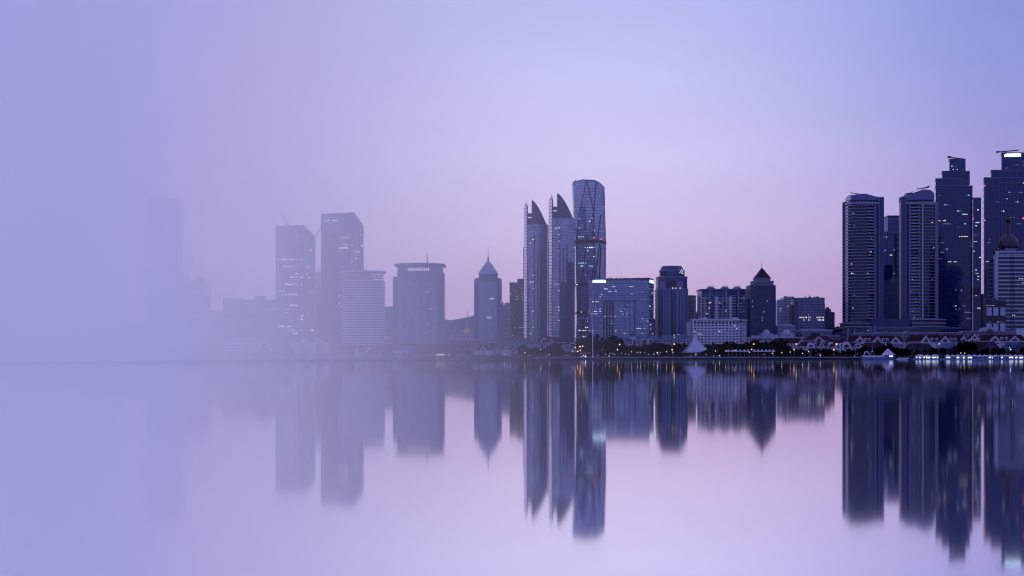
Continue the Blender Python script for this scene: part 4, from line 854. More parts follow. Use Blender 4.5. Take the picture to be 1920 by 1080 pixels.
for dx_ in (-27, 27):
    for yy in (4, 24): MB().bar((cx_ + dx_ * b.s, yy, b.z(470)), (cx_ + dx_ * .5 * b.s, (yy + cy_) / 2, b.z(460)), 0.9, 0.8, 6).build('dome_strut', M_bronze, b.r)
b.box('dome_house', M_stone, 1889, 1908, 6, 22, 464, 471)
b.lit(pl[0], pl[1], b.z(648), b.z(485), 4.85, 22, 1.5, 1.1, 0.3, 5, mats=(E_cool, E_white, E_warm, E_dim), off=2.4)
b = Bld('blue_cube_office', 'small office block of blue glass cubes at the foot of the striped hotel', 1866, 1510, 'office block')
b.box('body', M_dark, 1847, 1886, 0, 9, 563)
for c in (1849.2, 1861.8, 1875): 
    for t_, t2 in ((576.5, 592), (606.5, 622), (630, 640)): b.box('glass_cube', G_pale, c, c + 9.5, -1.0, 1.5, t_, t2)
for c in (1847, 1859.8, 1873, 1885): b.box('pier', M_slate, c - .7, c + .7, -0.5, 0.5, 562)
b.lit((b.x(1848), 0), (b.x(1884), 0), b.z(606), b.z(594), 5, 4, 2.4, 0.8, 0.2, 3, mats=(E_cool, E_dim)); b.lit((b.x(1848), 0), (b.x(1866), 0), b.z(575), b.z(565), 5, 3, 2.6, 0.6, 0.2, 2, mats=(E_cool,)); b.box('roof_house', M_slate, 1851, 1872, 5, 14, 559, 563)
b = Bld('teal_glass_annex', 'plain teal glass annex beside the blue cube office', 1909, 1505, 'building')
pl = b.rect(1904, 1938, 20); b.body(pl, b.z(616), G_blue); b.piers(pl[0], pl[1], (0.0, 0.5, 1.0), 0.6, 0.3, 0, b.z(616), M_navy)
# ================================================================== labels that say which one
MARKS = [(270, 'the picture edge lost in fog'), (400, 'the slant-topped tower'), (515, 'the crenellated block'), (600, 'the crane tower'), (640, 'the taller slant-roofed tower'), (720, 'the curved banded building'), (835, 'the visor-roofed block'),
         (888, 'the pagoda hill'), (945, 'the glass pyramid tower'), (985, 'the brown gridded slab'), (1030, 'the lower fin tower'), (1079, 'the taller fin tower'), (1106, 'the faceted skyscraper'), (1231, 'the wide blue office block'),
         (1292, 'the chamfer-crowned tower'), (1403, 'the arcaded white hotel'), (1458, 'the red-pyramid tower'), (1490, 'the pale twin slabs'), (1548, 'the lit-floor office'), (1584, 'the dark stepped apartments'), (1658, 'the plain curved tower'), (1690, 'the gap between curved towers'),
         (1755, 'the pink-lit curved tower'), (1824, 'the stepped glass tower'), (1846, 'the slim glass slab'), (2400, 'the dome-crowned striped hotel')]
ORD = ['first', 'second', 'third', 'fourth', 'fifth', 'sixth', 'seventh', 'eighth', 'ninth', 'tenth', 'eleventh', 'twelfth', 'thirteenth', 'fourteenth', 'fifteenth', 'sixteenth', 'seventeenth', 'eighteenth', 'nineteenth', 'twentieth', 'twenty-first', 'twenty-second', 'twenty-third', 'twenty-fourth', 'twenty-fifth']
COUNT = {}
def where(px, kind):
    m = next(t for p, t in MARKS if px < p); COUNT[(kind, m)] = k = COUNT.get((kind, m), -1) + 1
    return f'{ORD[k]} {kind} from the fog side below {m}'

# ------------------------------------------------------------------ hills behind
def hill(name, Y, line, depth, m, seed):
    rr = random.Random(seed); pts = []
    for (a, ya), (c, yc) in zip(line, line[1:]):
        n = max(1, int((c - a) / 2.5))
        for i in range(n): pts.append((a + (c - a) * i / n, ya + (yc - ya) * i / n))
    pts.append(line[-1]); rings = []
    top = [(GX(p, Y), GZ(t + rr.uniform(-0.45, 0.45), Y)) for p, t in pts]
    v = []; f = []; R_ = 7; n = len(top)
    prof = [(-0.95, 0.0), (-0.6, 0.34), (-0.3, 0.66), (-0.1, 0.9), (0, 1.0), (0.3, 0.7), (1.0, 0.0)]
    for j, (dy, k) in enumerate(prof):
        for x, z in top:
            zz = 14 + (z - 14) * k * (1 if k in (0, 1.0) else rr.uniform(0.95, 1.05)); v.append((x, Y + dy * depth, zz))
    for j in range(len(prof) - 1):
        for i in range(n - 1): f.append((j * n + i, j * n + i + 1, (j + 1) * n + i + 1, (j + 1) * n + i))
    return tag(smooth(MB().add(v, f).build(name, m)), kind='structure')
M_hill = mat('wooded_hill', (0.04, 0.055, 0.11), 0.9, vary=0.5, vscale=0.09)
hill('hill', 2600, [(560, 640), (640, 600), (690, 582), (716, 575), (738, 574), (775, 585), (832, 599.5), (850, 600), (866, 597), (888, 592), (905, 587), (930, 585), (960, 596), (1010, 625), (1040, 645)], 420, M_hill, 3)
hill('far_hill', 2900, [(1380, 645), (1440, 630), (1500, 622), (1560, 614), (1575, 612), (1600, 613), (1660, 622), (1720, 640)], 300, M_hill, 5)
def hill_spot(Y): return None

# lattice mast and lit pagoda on the hill
def g_at(px, py, Y): return (GX(px, Y), Y, GZ(py, Y))
t = root('lattice_mast', g_at(877, 596, 2590), 0, 'thin lattice radio mast on the ridge of the hill', 'mast'); s_ = 2590 / F
for sx in (-1, 1):
    for sy in (-1, 1): MB().bar((sx * 2.2, sy * 2.2, -3), (sx * 0.5, sy * 0.5, 11.5 * s_), 0.28, 0.2, 4).build('leg', M_metal, t)
for k in range(4): MB().box(-2.0 + .4 * k, 2.0 - .4 * k, -0.3, 0.3, k * 2.8 + 1.4, k * 2.8 + 1.9).build('cross_brace', M_metal, t)
Y = 2330; t = root('pagoda', g_at(874, 626, Y), 0, 'small pagoda with glowing amber eaves on the dark hillside', 'pagoda'); s_ = Y / F
MB().box(-7, 7, -3, 9, -14, 0.8).build('base', M_stone, t); MB().box(-3.6, 3.6, 0, 6, 0.8, 9.5).build('hall', M_roof, t)
E_eave = mat('eave_light', (0.1, 0.06, 0.02), emit=(1.0, 0.52, 0.16), es=1.2)
for w, z, h in ((5.6, 3.4, 1.5), (6.4, 6.2, 1.5), (3.4, 9.4, 2.6)):
    MB().loft([[(-w, 3 - w, z), (w, 3 - w, z), (w, 3 + w, z), (-w, 3 + w, z)], [(-w * .35, 3 - w * .35, z + h), (w * .35, 3 - w * .35, z + h), (w * .35, 3 + w * .35, z + h), (-w * .35, 3 + w * .35, z + h)]]).build('roof', M_roof, t)
    MB().box(-w * .95, w * .95, 2.8 - w, 3.1 - w, z - 0.5, z - 0.05).build('lit_eave', E_eave, t)
MB().bar((0, 3, 11.5), (0, 3, 15), 0.4, 0.1, 6).build('finial', E_eave, t)
MB().box(-0.5, 7.5, -3.3, -2.9, -2.2, -1.2).build('lit_terrace', E_eave, t)

# ------------------------------------------------------------------ villas and low buildings
def chevron(hw, h, k, z0=0.0): return [(-hw, z0), (-hw + k * 1.5, z0), (0, z0 + h - k * 1.5), (hw - k * 1.5, z0), (hw, z0), (0, z0 + h)]
def villa(px0, px1, ridge, eave, Y, label, gables=(), dormers=(), rm=None, wm=None, depth=13, wn=True, lit=0, cat='villa', name='villa', group='red-roofed waterfront villas'):
    rm = rm or M_roof; wm = wm or M_white
    b = Bld(name, label, (px0 + px1) / 2, Y, cat, group, sink=0.6)
    x0, x1 = b.x(px0), b.x(px1); ze, zr = b.z(eave), b.z(ridge); o = 0.8
    box('wall', wm, b.r, x0, x1, 0, depth, 0, ze)
    hp = min((x1 - x0) * 0.22, 5)
    rf = MB().loft([[(x0 - o, -o, ze - 0.25), (x1 + o, -o, ze - 0.25), (x1 + o, depth + o, ze - 0.25), (x0 - o, depth + o, ze - 0.25)], [(x0 + hp, depth / 2 - .15, zr), (x1 - hp, depth / 2 - .15, zr), (x1 - hp, depth / 2 + .15, zr), (x0 + hp, depth / 2 + .15, zr)]]).build('roof', rm, b.r)
    box('eave_board', wm, b.r, x0 - o - .1, x1 + o + .1, -o - 0.25, -o - .02, ze - 0.75, ze - 0.2)
    for g_ in gables:
        c, hw, t_, kind = g_; X = b.x(c); w = hw * b.s; zt = b.z(t_); zb = ze - 0.8 if kind != 'low' else ze - 3
        if kind in ('tri', 'low'):
            ga = MB().extr([(X - w * .86, 0), (X + w * .86, 0), (X + w * .86, zb), (X, zb + (zt - zb) * .9), (X - w * .86, zb)], -1.1, depth / 2).build('gable', wm, b.r)
            cv = MB().extr([(X + p, zb + q) for p, q in chevron(w + 0.4, zt - zb + .3, 0.55)], -1.9, -1.15).build('fascia', wm, ga)
            MB().extr([(X + p, zb + q + 0.12) for p, q in chevron(w + 0.5, zt - zb + .4, 0.35)], -1.1, depth / 2 + 1).build('gable_roof', rm, ga)
            h_ = (zt - zb) * .55; MB().extr([(X + p, zb + 0.2 + q) for p, q in ((-w * .42, 0), (w * .42, 0), (w * .3, h_ * .55), (0, h_), (-w * .3, h_ * .55))], -1.25, -1.0).build('gable_window', M_win, ga)
        else:
            ar = [(X - w, 0), (X + w, 0)] + [(X + w * math.cos(a), zb + (zt - zb) * math.sin(a)) for a in lin_(0, math.pi, 11)]
            ga = MB().extr(ar, -1.2, 3).build('arched_gable', wm, b.r)
            MB().extr([(X + w * .6 * math.cos(a), zb - .3 + (zt - zb) * .6 * math.sin(a)) for a in lin_(0, math.pi, 9)], -1.35, -1.1).build('arched_window', M_win, ga)
        b.panes((X - w * .8, -1.12 if kind != 'arch' else -1.22), (X + w * .8, -1.12 if kind != 'arch' else -1.22), (0.22, 0.5, 0.78) if w > 3 else (0.5,), (zb - 3.0,), w * .34, 1.7, M_win, 'window', 0.12, parent=ga)
    for c in dormers:
        X = b.x(c); w = 1.25; zd = ze + (zr - ze) * .18
        d = MB().extr(arch_prof(w * 2, 3.0), -o * .2, depth * .45).build('dormer', wm, b.r, (X, 0, zd))
        MB().extr(arch_prof(w * 1.2, 2.0), -o * .2 - .12, -o * .2 + .02).build('dormer_window', M_win, d, (0, 0, 0.3))
        d.data.transform
    if wn:
        n = max(2, int((x1 - x0) / 3.4)); zs = [z for z in (ze - 3.1, ze - 6.2, ze - 9.3) if z > 0.5][:2]
        b.panes((x0, 0), (x1, 0), [(i + .5) / n for i in range(n)], zs, 1.25, 1.7, M_win, keep=lambda u, z: b.rnd.random() < .92)
    if lit: b.lit((x0, 0), (x1, 0), ze - 3.3, ze - 0.4, 3, lit, 1.2, 1.3, 0.2, 1, mats=(E_warm, E_white, E_cool), off=0.4)
    return b
# clear-side terrace, upper row
villa(1588, 1696, 629.5, 641, 1450, 'long red-roofed villa row with three white gables below the plain curved tower', [(1612, 11.5, 631, 'tri'), (1645, 10.5, 631, 'tri'), (1679, 10.5, 631.5, 'tri')], (1623.5, 1630.5, 1656.5, 1664), lit=2)
villa(1703, 1816, 628, 640.5, 1452, 'long villa row with three white gables and twin dormers below the stepped glass tower', [(1735.5, 10.5, 629.5, 'tri'), (1771.5, 11, 630.5, 'tri'), (1806, 10, 630, 'tri')], (1748, 1757, 1784, 1791.5), lit=3)
villa(1836, 1926, 627, 639, 1452, 'large red-roofed villa row with white gables below the striped hotel', [(1865, 12, 630, 'tri'), (1902, 12, 630, 'tri')], (1879, 1888), lit=2)
b = villa(1819, 1837, 629, 634, 1442, 'tall narrow white villa with one steep gable beside the long villa rows', [(1826.5, 7.5, 626.5, 'tri')], lit=1)
# pale halls just behind them
def hall(px0, px1, top, Y, label, gab=(), arch=None, name='pale_hall', wm=None):
    wm = wm or M_stone
    b = Bld(name, label, (px0 + px1) / 2, Y, 'building', None, sink=0.6); x0, x1 = b.x(px0), b.x(px1); zt = b.z(top)
    box('wall', wm, b.r, x0, x1, 0, 16, 0, zt); box('cornice', M_pale, b.r, x0 - .6, x1 + .6, -.6, 16.6, zt, zt + 0.8)
    n = max(3, int((x1 - x0) / 4)); b.panes((x0, 0), (x1, 0), [(i + .5) / n for i in range(n)], (zt - 2.8, zt - 6.2), 1.6, 1.8, M_win, keep=lambda u, z: b.rnd.random() < .85)
    for c, hw, t_ in gab:
        X, w = b.x(c), hw * b.s; ga = MB().extr([(X - w, zt - 1.5), (X + w, zt - 1.5), (X, b.z(t_))], -1, 8).build('pediment', wm, b.r)
        MB().extr([(X + p, zt - 1.5 + q) for p, q in chevron(w + .6, b.z(t_) - zt + 2, 0.4)], -1.6, -1.02).build('fascia', M_pale, ga)
    if arch:
        c, r_ = arch; X, rr = b.x(c), r_ * b.s
        MB().extr([(X + rr * math.cos(a), zt + rr * .55 * math.sin(a)) for a in lin_(0, math.pi, 13)], -1.5, 10).build('barrel_gable', M_pale, b.r); MB().extr([(X + rr * .45 * math.cos(a), zt - 1.8 + rr * .5 * math.sin(a)) for a in lin_(0, math.pi, 11)], -1.7, -1.4).build('round_window', M_win, b.r)
    return b
hall(1602, 1642, 626.5, 1505, 'pale hall with a flat pediment behind the villa row under the plain curved tower', [(1616, 14, 623.5)])
hall(1645, 1700, 625, 1502, 'pale hall with a small pediment below the gap between the curved towers', [(1660, 16, 622)])
hall(1692, 1760, 624.8, 1508, 'wide pale hall with one low pediment below the pink-lit curved tower', [(1699, 13, 621)])
hall(1761, 1808, 624, 1500, 'flat pale hall with a few lit panes below the stepped glass tower')
hall(1808, 1905, 621.5, 1498, 'pale hall with a big round barrel gable at the foot of the striped hotel', [], (1855, 15))
# clear-side terrace, lower row
villa(1562, 1604, 638, 650, 1398, 'white villa with two arched gables beside the last amber street lamp', [(1587, 8, 640.5, 'arch'), (1571, 5, 643, 'arch')], (1578,), lit=0)
villa(1598, 1618, 642, 649, 1400, 'small villa with one broad white gable above the floating pavilion boat', [(1608, 8, 642, 'tri')])
villa(1616, 1664, 642, 652, 1404, 'dark red-roofed villa half hidden behind trees above the floating pavilion boat', [(1640, 8, 643, 'tri')], (), wm=M_slate, lit=0)
villa(1670, 1698, 644, 650, 1408, 'pale villa block with a wide window under the long villa row', [], (), rm=M_slate, lit=1)
villa(1700, 1752, 643.5, 654, 1402, 'low brown villa with two small gables behind the red channel marker', [(1711, 8, 645, 'tri'), (1731, 9, 645, 'tri')], (), wm=M_slate)
villa(1764, 1816, 643, 653, 1400, 'low hipped villa with teal roof and two warm lights below the stepped glass tower', [(1788, 7, 647, 'tri'), (1796, 6, 648, 'tri')], (), rm=M_teal, wm=M_brown)
villa(1826, 1876, 640, 655, 1404, 'dark villa fronted by one large white-edged gable below the striped hotel', [(1856, 19, 641.5, 'tri')], (), wm=M_slate, lit=0)
villa(1884, 1936, 641, 654, 1402, 'dark villa with a pale sloping skylight roof near the picture edge', [(1915, 17, 641, 'tri'), (1893, 6, 645, 'tri')], (), wm=M_slate, rm=M_slate)
# middle terrace
villa(1510, 1562, 629.5, 638.5, 1460, 'red hipped villa with one white gable below the lit-floor office block', [(1535, 11, 631, 'tri')], (), lit=0)
villa(1446, 1512, 634, 644, 1440, 'long red-roofed villa with a white gable above the row of parasols', [(1503, 8.5, 636, 'tri')], (1470,))
villa(1500, 1552, 640, 649, 1412, 'red-roofed villa with a small arched gable and white cottage front', [(1520, 7, 642, 'arch'), (1540, 5.5, 641, 'tri')], (1529,))
villa(1549, 1582, 636, 648.5, 1422, 'red villa with an arched white gable and twin dormers beside an amber lamp', [(1558.5, 7, 641, 'arch')], (1567.5, 1575), lit=1)
villa(1578, 1600, 634, 641, 1455, 'small red villa with one white gable at the foot of the plain curved tower', [(1589, 7, 635, 'tri')], ())
# classical complex with two domes
b = Bld('domed_hall', 'long pale classical hall with two round domes below the red-pyramid tower', 1460, 1500, 'hall', sink=0.6)
box('wall', M_pale, b.r, b.x(1398), b.x(1506), 0, 20, 0, b.z(633)); box('cornice', M_white, b.r, b.x(1397), b.x(1507), -0.8, 20.8, b.z(633), b.z(631.8))
for c, r_, t_ in ((1440, 7, 618), (1478, 8, 616.5)):
    MB().box(b.x(c - r_ * 1.5), b.x(c + r_ * 1.5), 2, 18, b.z(632), b.z(627)).build('dome_base', M_pale, b.r); MB().box(b.x(c - r_ * 1.7), b.x(c + r_ * 1.7), 1.2, 18.8, b.z(627), b.z(625.6)).build('dome_cornice', M_white, b.r)
    R_ = r_ * b.s; smooth(MB().lathe([(R_, b.z(625.6)), (R_, b.z(624.6)), (R_ * .96, b.z(623)), (R_ * .8, b.z(620.8)), (R_ * .5, b.z(619)), (0.9, b.z(618.2)), (0.7, b.z(616.6))], b.x(c), 9, 16).build('dome', M_pale, b.r))
    MB().lathe([(0.3, b.z(617)), (1.3, b.z(615.6)), (1.4, b.z(614.6)), (0.9, b.z(613.4)), (0.1, b.z(612.6))], b.x(c), 9, 8).build('finial', M_bronze, b.r)
b.panes((b.x(1400), 0), (b.x(1504), 0), lin_(0.02, 0.98, 22), (b.z(638.5),), 1.4, 2.2, M_win); b.panes((b.x(1468), 2), (b.x(1489), 2), (0.4, 0.6), (b.z(631),), 1.2, 1.9, M_win)
b.box('upper_block', M_pale, 1411, 1428, 3, 14, 629, 633); b.box('upper_block', M_pale, 1446, 1460, 3, 14, 627.5, 633); put('lit_window', bmesh_box(2.4, .2, 1.6, E_cool), b.r, (b.x(1452), 0, b.z(633) - 2.5))
b = Bld('columned_court_building', 'broad pale building with square windows and a dark porch below the lit-floor office', 1530, 1520, 'building', sink=0.6)
box('wall', M_stone, b.r, b.x(1503), b.x(1559), 0, 22, 0, b.z(621)); box('cornice', M_pale, b.r, b.x(1501), b.x(1561), -1, 23, b.z(621), b.z(618)); MB().extr([(b.x(1507), b.z(618)), (b.x(1555), b.z(618)), (b.x(1535), b.z(615.8)), (b.x(1523), b.z(615.8))], 0, 18).build('low_roof', M_stone, b.r)
b.panes((b.x(1503), 0), (b.x(1559), 0), (0.06, 0.16, 0.78, 0.88), (b.z(627),), 1.6, 2.2, M_win); b.box('porch', M_dark, 1520, 1537, -0.5, 4, 624, 640); box('side_wing', M_stone, b.r, b.x(1559), b.x(1577), 3, 20, 0, b.z(629)); box('wing_cornice', M_pale, b.r, b.x(1558), b.x(1578), 2.3, 20.8, b.z(629), b.z(627.8)); b.panes((b.x(1559), 3), (b.x(1577), 3), lin_(0.12, 0.88, 4), (b.z(634),), 1.4, 1.8, M_win)
# teal roofed pavilions
def teal_pavilion(px0, px1, ridge, eave, Y, label, arches, pagoda=None):
    b = villa(px0, px1, ridge, eave, Y, label, [], (), rm=M_teal, wm=M_pale, cat='pavilion', name='teal_roof_pavilion', group='teal-roofed pavilions')
    for c, r_ in arches:
        X, rr = b.x(c), r_ * b.s; zt = b.z(eave) - 0.6
        ga = MB().extr([(X - rr, 0), (X + rr, 0)] + [(X + rr * math.cos(a), zt + rr * .75 * math.sin(a)) for a in lin_(0, math.pi, 11)], -1.4, 3).build('arched_bay', M_white, b.r)
        MB().extr([(X - rr * .7, 1.0), (X + rr * .7, 1.0)] + [(X + rr * .7 * math.cos(a), zt + rr * .55 * math.sin(a)) for a in lin_(0, math.pi, 9)], -1.5, -1.38).build('arched_window', M_win, ga)
        for k in (-.25, .25): MB().box(X + k * rr - .12, X + k * rr + .12, -1.62, -1.5, 1, zt + rr * .45).build('mullion', M_white, ga)
    if pagoda:
        c, w, t_, e_ = pagoda; X, ww = b.x(c), w * b.s; zt, ze = b.z(t_), b.z(e_)
        box('lantern_storey', M_pale, b.r, X - ww * .7, X + ww * .7, 3, 11, b.z(eave), ze)
        MB().loft([[(X - ww, 1.5, ze), (X + ww, 1.5, ze), (X + ww, 12.5, ze), (X - ww, 12.5, ze)], [(X - ww * .4, 5, ze + (zt - ze) * .45), (X + ww * .4, 5, ze + (zt - ze) * .45), (X + ww * .4, 9, ze + (zt - ze) * .45), (X - ww * .4, 9, ze + (zt - ze) * .45)], [(X - .2, 6.8, zt), (X + .2, 6.8, zt), (X + .2, 7.2, zt), (X - .2, 7.2, zt)]]).build('lantern_roof', M_slate, b.r)
        b.panes((X - ww * .7, 3), (X + ww * .7, 3), lin_(0.1, .9, 5), (ze - 1.6,), 0.8, 1.2, M_win)
    return b
teal_pavilion(1167, 1212, 633, 639, 1440, 'teal-roofed pavilion with a big arched bay below the wide blue office block', [(1208, 6.5), (1190, 5)], (1187, 9, 620.5, 627))
teal_pavilion(1207, 1240, 629, 637, 1470, 'teal-roofed pavilion between the wide blue block and the chamfer-crowned tower', [(1219, 4)])
teal_pavilion(1238, 1266, 627.5, 636.5, 1462, 'teal-roofed pavilion with a white arch at the foot of the chamfer-crowned tower', [(1266, 4.5)])
teal_pavilion(1264, 1298, 627.5, 637, 1455, 'teal-roofed pavilion half hidden behind the white tent sculpture', [(1290, 3.5)])
# hazier villas of the bay
villa(1056, 1088, 640, 647, 1402, 'ornate white villa with an arched gable beside the dark cypress grove', [(1074, 7, 641, 'arch'), (1062, 6, 645, 'arch')], (), wm=M_pale, lit=2)
villa(1022, 1064, 632, 641, 1446, 'pale villa with a broad flat roof below the taller fin tower', [(1035, 5, 635, 'tri')], (), wm=M_pale)
villa(1008, 1040, 630.5, 640, 1458, 'long low-roofed villa with a curved gable below the lower fin tower', [(1020, 6, 633, 'arch')], (), wm=M_pale)
villa(938, 1000, 634.5, 645, 1430, 'long villa with four white dormer gables below the brown gridded slab', [(951, 5, 638.5, 'tri'), (970, 5, 638.5, 'tri'), (988, 5, 638.5, 'tri'), (1000, 5, 638, 'tri')], (), wm=M_pale, rm=M_slate)
villa(996, 1014, 637, 644, 1426, 'small red-roofed villa with one gable between the long dormer villa and the trees', [(1006, 5, 637.5, 'tri')], (), wm=M_pale)
villa(889, 926, 647.5, 657, 1372, 'white front-row villa with a steep gable by the parked cars', [(906, 6.5, 649.5, 'tri')], (), wm=M_white)
villa(912, 938, 643.5, 652, 1388, 'red-roofed white villa with a curved gable behind the front-row villa', [(917, 4.5, 646, 'arch'), (933, 4.5, 647, 'tri')], (), wm=M_pale)
villa(938, 958, 647, 656, 1374, 'white villa with paired tall windows beside the round dark tree', [(948, 4, 649, 'tri')], (952,), wm=M_white)
villa(958, 976, 648, 655, 1384, 'small white villa with a curved gable half behind the round dark tree', [(966, 4.5, 649, 'arch')], (), wm=M_pale)
villa(866, 894, 645, 651.5, 1384, 'brown hip-roofed villa between the long flat hall and the front-row villa', [], (), wm=M_stone)
villa(780, 868, 645, 652.5, 1376, 'wide low waterfront hall with a dull red roof under the pagoda hill', [], (), wm=M_slate, depth=16)
hall(833, 906, 637, 1440, 'long pale institutional building with rows of square windows under the pagoda hill', name='institution_building')
hall(843, 888, 629, 1500, 'pale stepped upper building with a flat roof on the slope under the pagoda', name='hillside_building', wm=M_pale)
hall(856, 884, 624.5, 1540, 'small pale block higher on the slope just under the pagoda', name='hillside_building', wm=M_pale)
hall(740, 782, 651, 1390, 'long low white hall in front of the visor-roofed block', name='waterfront_hall', wm=M_stone)
hall(1224, 1236, 599, 1640, 'slim pale strip building glimpsed between the blue block and chamfer tower', name='strip_building', wm=M_stone)
hall(1460, 1492, 624, 1540, 'pale hall on the slope beneath the pale twin slab apartments', name='hillside_building')
# foggy waterfront hotel with two domes
b = Bld('twin_dome_hotel', 'small white waterfront hotel with two dome gables in the fog', 580, 1380, 'hotel', sink=0.6)
box('wall', M_white, b.r, b.x(546), b.x(591), 0, 16, 0, b.z(641)); box('wing', M_white, b.r, b.x(602), b.x(613), 0, 16, 0, b.z(641)); box('link', M_slate, b.r, b.x(591), b.x(602), 1.5, 14, 0, b.z(642)); box('upper_storey', M_white, b.r, b.x(562), b.x(577), 2, 14, b.z(641), b.z(636))
for c in (546, 597):
    X = b.x(c); rr = 6 * b.s; MB().extr([(X + rr * math.cos(a), b.z(641) + rr * .95 * math.sin(a)) for a in lin_(0, math.pi, 13)], 1, 10).build('dome_gable', M_white, b.r); MB().extr([(X + rr * .6 * math.cos(a), b.z(641) + .2 + rr * .6 * math.sin(a)) for a in lin_(0, math.pi, 11)], 0.85, 1.05).build('dome_window', M_win, b.r)
b.panes((b.x(547), 0), (b.x(590), 0), lin_(0.06, 0.94, 9), [b.z(661) + 2.55 * i for i in range(5)], 2.0, 1.1, M_win); b.panes((b.x(603), 0), (b.x(612), 0), (.3, .7), [b.z(661) + 2.55 * i for i in range(5)], 1.6, 1.1, M_win)
# faint low blocks at the fog's heart
for i, (p0, p1, t_, Y_) in enumerate(((188, 226, 597, 1600), (228, 272, 606, 1580), (90, 150, 628, 1590), (20, 84, 634, 1600))):
    hall(p0, p1, t_, Y_, ('pale block standing beside the slant-topped tower, nearly dissolved in fog', 'lower block touching the slant-topped tower, nearly dissolved in fog', 'long block all but invisible in the thickest fog', 'outermost low block swallowed by the thickest fog')[i], name='fogged_block')
# filler of plain city blocks behind the terraces
for i, (p0, p1, t_, Y_, tx) in enumerate(((600, 650, 640, 1560, 'low dim building at the foot of the taller slant-roofed tower'), (500, 548, 646, 1540, 'low dim building at the foot of the crane tower'), (816, 842, 640, 1580, 'low dim building beside the visor-roofed block'), (1080, 1110, 634, 1560, 'low dim building at the foot of the faceted skyscraper'), (1286, 1300, 632, 1560, 'low dim building between chamfer tower and arcaded hotel'), (1400, 1412, 622, 1590, 'low dim building between arcaded hotel and red-pyramid tower'), (1836, 1850, 552, 1760, 'narrow dim building behind the gap beside the signed skyscraper'), (330, 420, 645, 1540, 'low dim building under the twin-turret block in fog'), (1566, 1586, 628, 1620, 'low dim building beside the foot of the plain curved tower'), (690, 742, 648, 1540, 'low dim building below the gap beside the curved banded building'))):
    hall(p0, p1, t_, Y_, tx, name='plain_block', wm=M_slate)
# ================================================================== trees
M_leaf = mat('dark_foliage', (0.0075, 0.007, 0.007), 1.0, spec=0.0, vary=0.5, vscale=0.6)
M_leaf2 = mat('plum_foliage', (0.012, 0.0075, 0.008), 1.0, spec=0.0, vary=0.5, vscale=0.6)
M_trunk = mat('bark', (0.03, 0.025, 0.025), 0.9)
def crown_mesh(seed, conifer=False, m=None):
    rr = random.Random(seed); mb = MB(); lobes = []
    if conifer:
        for i in range(46):
            z = 0.08 + 0.9 * rr.random(); r_ = 0.30 * (1 - z) ** 0.8 + 0.03; a = rr.uniform(0, 6.283); lobes.append((r_ * math.cos(a) * rr.uniform(.3, 1), r_ * math.sin(a) * rr.uniform(.3, 1), z, 0.05 + 0.05 * (1 - z)))
    else:
        for i in range(46):
            a = rr.uniform(0, 6.283); e = rr.uniform(-1.0, 1.0); k = rr.uniform(0.35, 1.0) ; r_ = 0.40 * k * math.sqrt(max(0.06, 1 - e * e * .85)); lobes.append((r_ * math.cos(a), r_ * math.sin(a), 0.53 + 0.40 * e * k, rr.uniform(.07, .15)))
    v = []; f = []
    for cx, cy, cz, r_ in lobes:
        for k in range(26):
            d = Vector((rr.gauss(0, 1), rr.gauss(0, 1), rr.gauss(0, 1))).normalized() * r_ * rr.uniform(.55, 1.1); p = Vector((cx, cy, cz)) + d
            s_ = rr.uniform(.022, .05) * (1.0 if not conifer else .8); u = Vector((rr.gauss(0, 1), rr.gauss(0, 1), rr.gauss(0, 1))).normalized(); w = u.orthogonal().normalized(); u2 = w.cross(u)
            n = len(v); v += [tuple(p + w * s_ * 1.6), tuple(p + u2 * s_), tuple(p - w * s_ * 1.6), tuple(p - u2 * s_)]; f.append((n, n + 1, n + 2, n + 3))
    return MB().add(v, f).mesh('crown', m or M_leaf)
def trunk_mesh(seed, conifer=False):
    rr = random.Random(seed); mb = MB(); mb.loft([[(r_ * math.cos(2 * math.pi * i / 6), r_ * math.sin(2 * math.pi * i / 6), z) for i in range(6)] for r_, z in ((.028, 0), (.02, .3), (.008, .85))])
    if not conifer:
        for k in range(5):
            a = rr.uniform(0, 6.28); mb.bar((0, 0, rr.uniform(.25, .4)), (.25 * math.cos(a), .25 * math.sin(a), rr.uniform(.55, .75)), .012, .005, 4)
    return mb.mesh('trunk', M_trunk)
BROAD = [(crown_mesh(i, False, M_leaf if i % 3 else M_leaf2), trunk_mesh(i)) for i in range(6)]
CONIF = [(crown_mesh(20 + i, True), trunk_mesh(30 + i, True)) for i in range(4)]
TREES = []
def tree(px, top, Y, wide=1.0, conifer=False):
    TREES.append((px, top, Y, wide, conifer))
def plant_trees():
    rr = random.Random(11)
    for px, top, Y, wide, con in sorted(TREES):
        g0 = ground_z(Y); h = GZ(top, Y) - g0 + 0.3
        kind = 'dark cypress' if con else 'dark broadleaf tree'
        t = root('cypress_tree' if con else 'broadleaf_tree', (GX(px, Y), Y, g0 - 0.3), rr.uniform(0, 6.28), where(px, kind), 'tree', 'trees along the shore')
        cm, tm = rr.choice(CONIF if con else BROAD)
        for nm, me in (('crown', cm), ('trunk', tm)):
            o = put(nm, me, t); o.scale = (h * wide * (1.0 if not con else .95), h * wide, h)
rt = random.Random(5)
def belt(p0, p1, step, t0, t1, Y0, Y1, wide=1.0):
    p = p0
    while p < p1: tree(p + rt.uniform(-1.5, 1.5), rt.uniform(t0, t1), rt.uniform(Y0, Y1), wide * rt.uniform(.85, 1.2)); p += step * rt.uniform(.75, 1.25)
for p, t_ in ((1092, 633), (1107, 625), (1101, 630), (1119, 627), (1129, 633), (1141, 631), (1149, 627.5), (1154, 630), (1164, 632)): tree(p, t_, rt.uniform(1362, 1378), 0.95, True)
belt(1090, 1168, 8, 632, 640, 1360, 1376, 1.0)
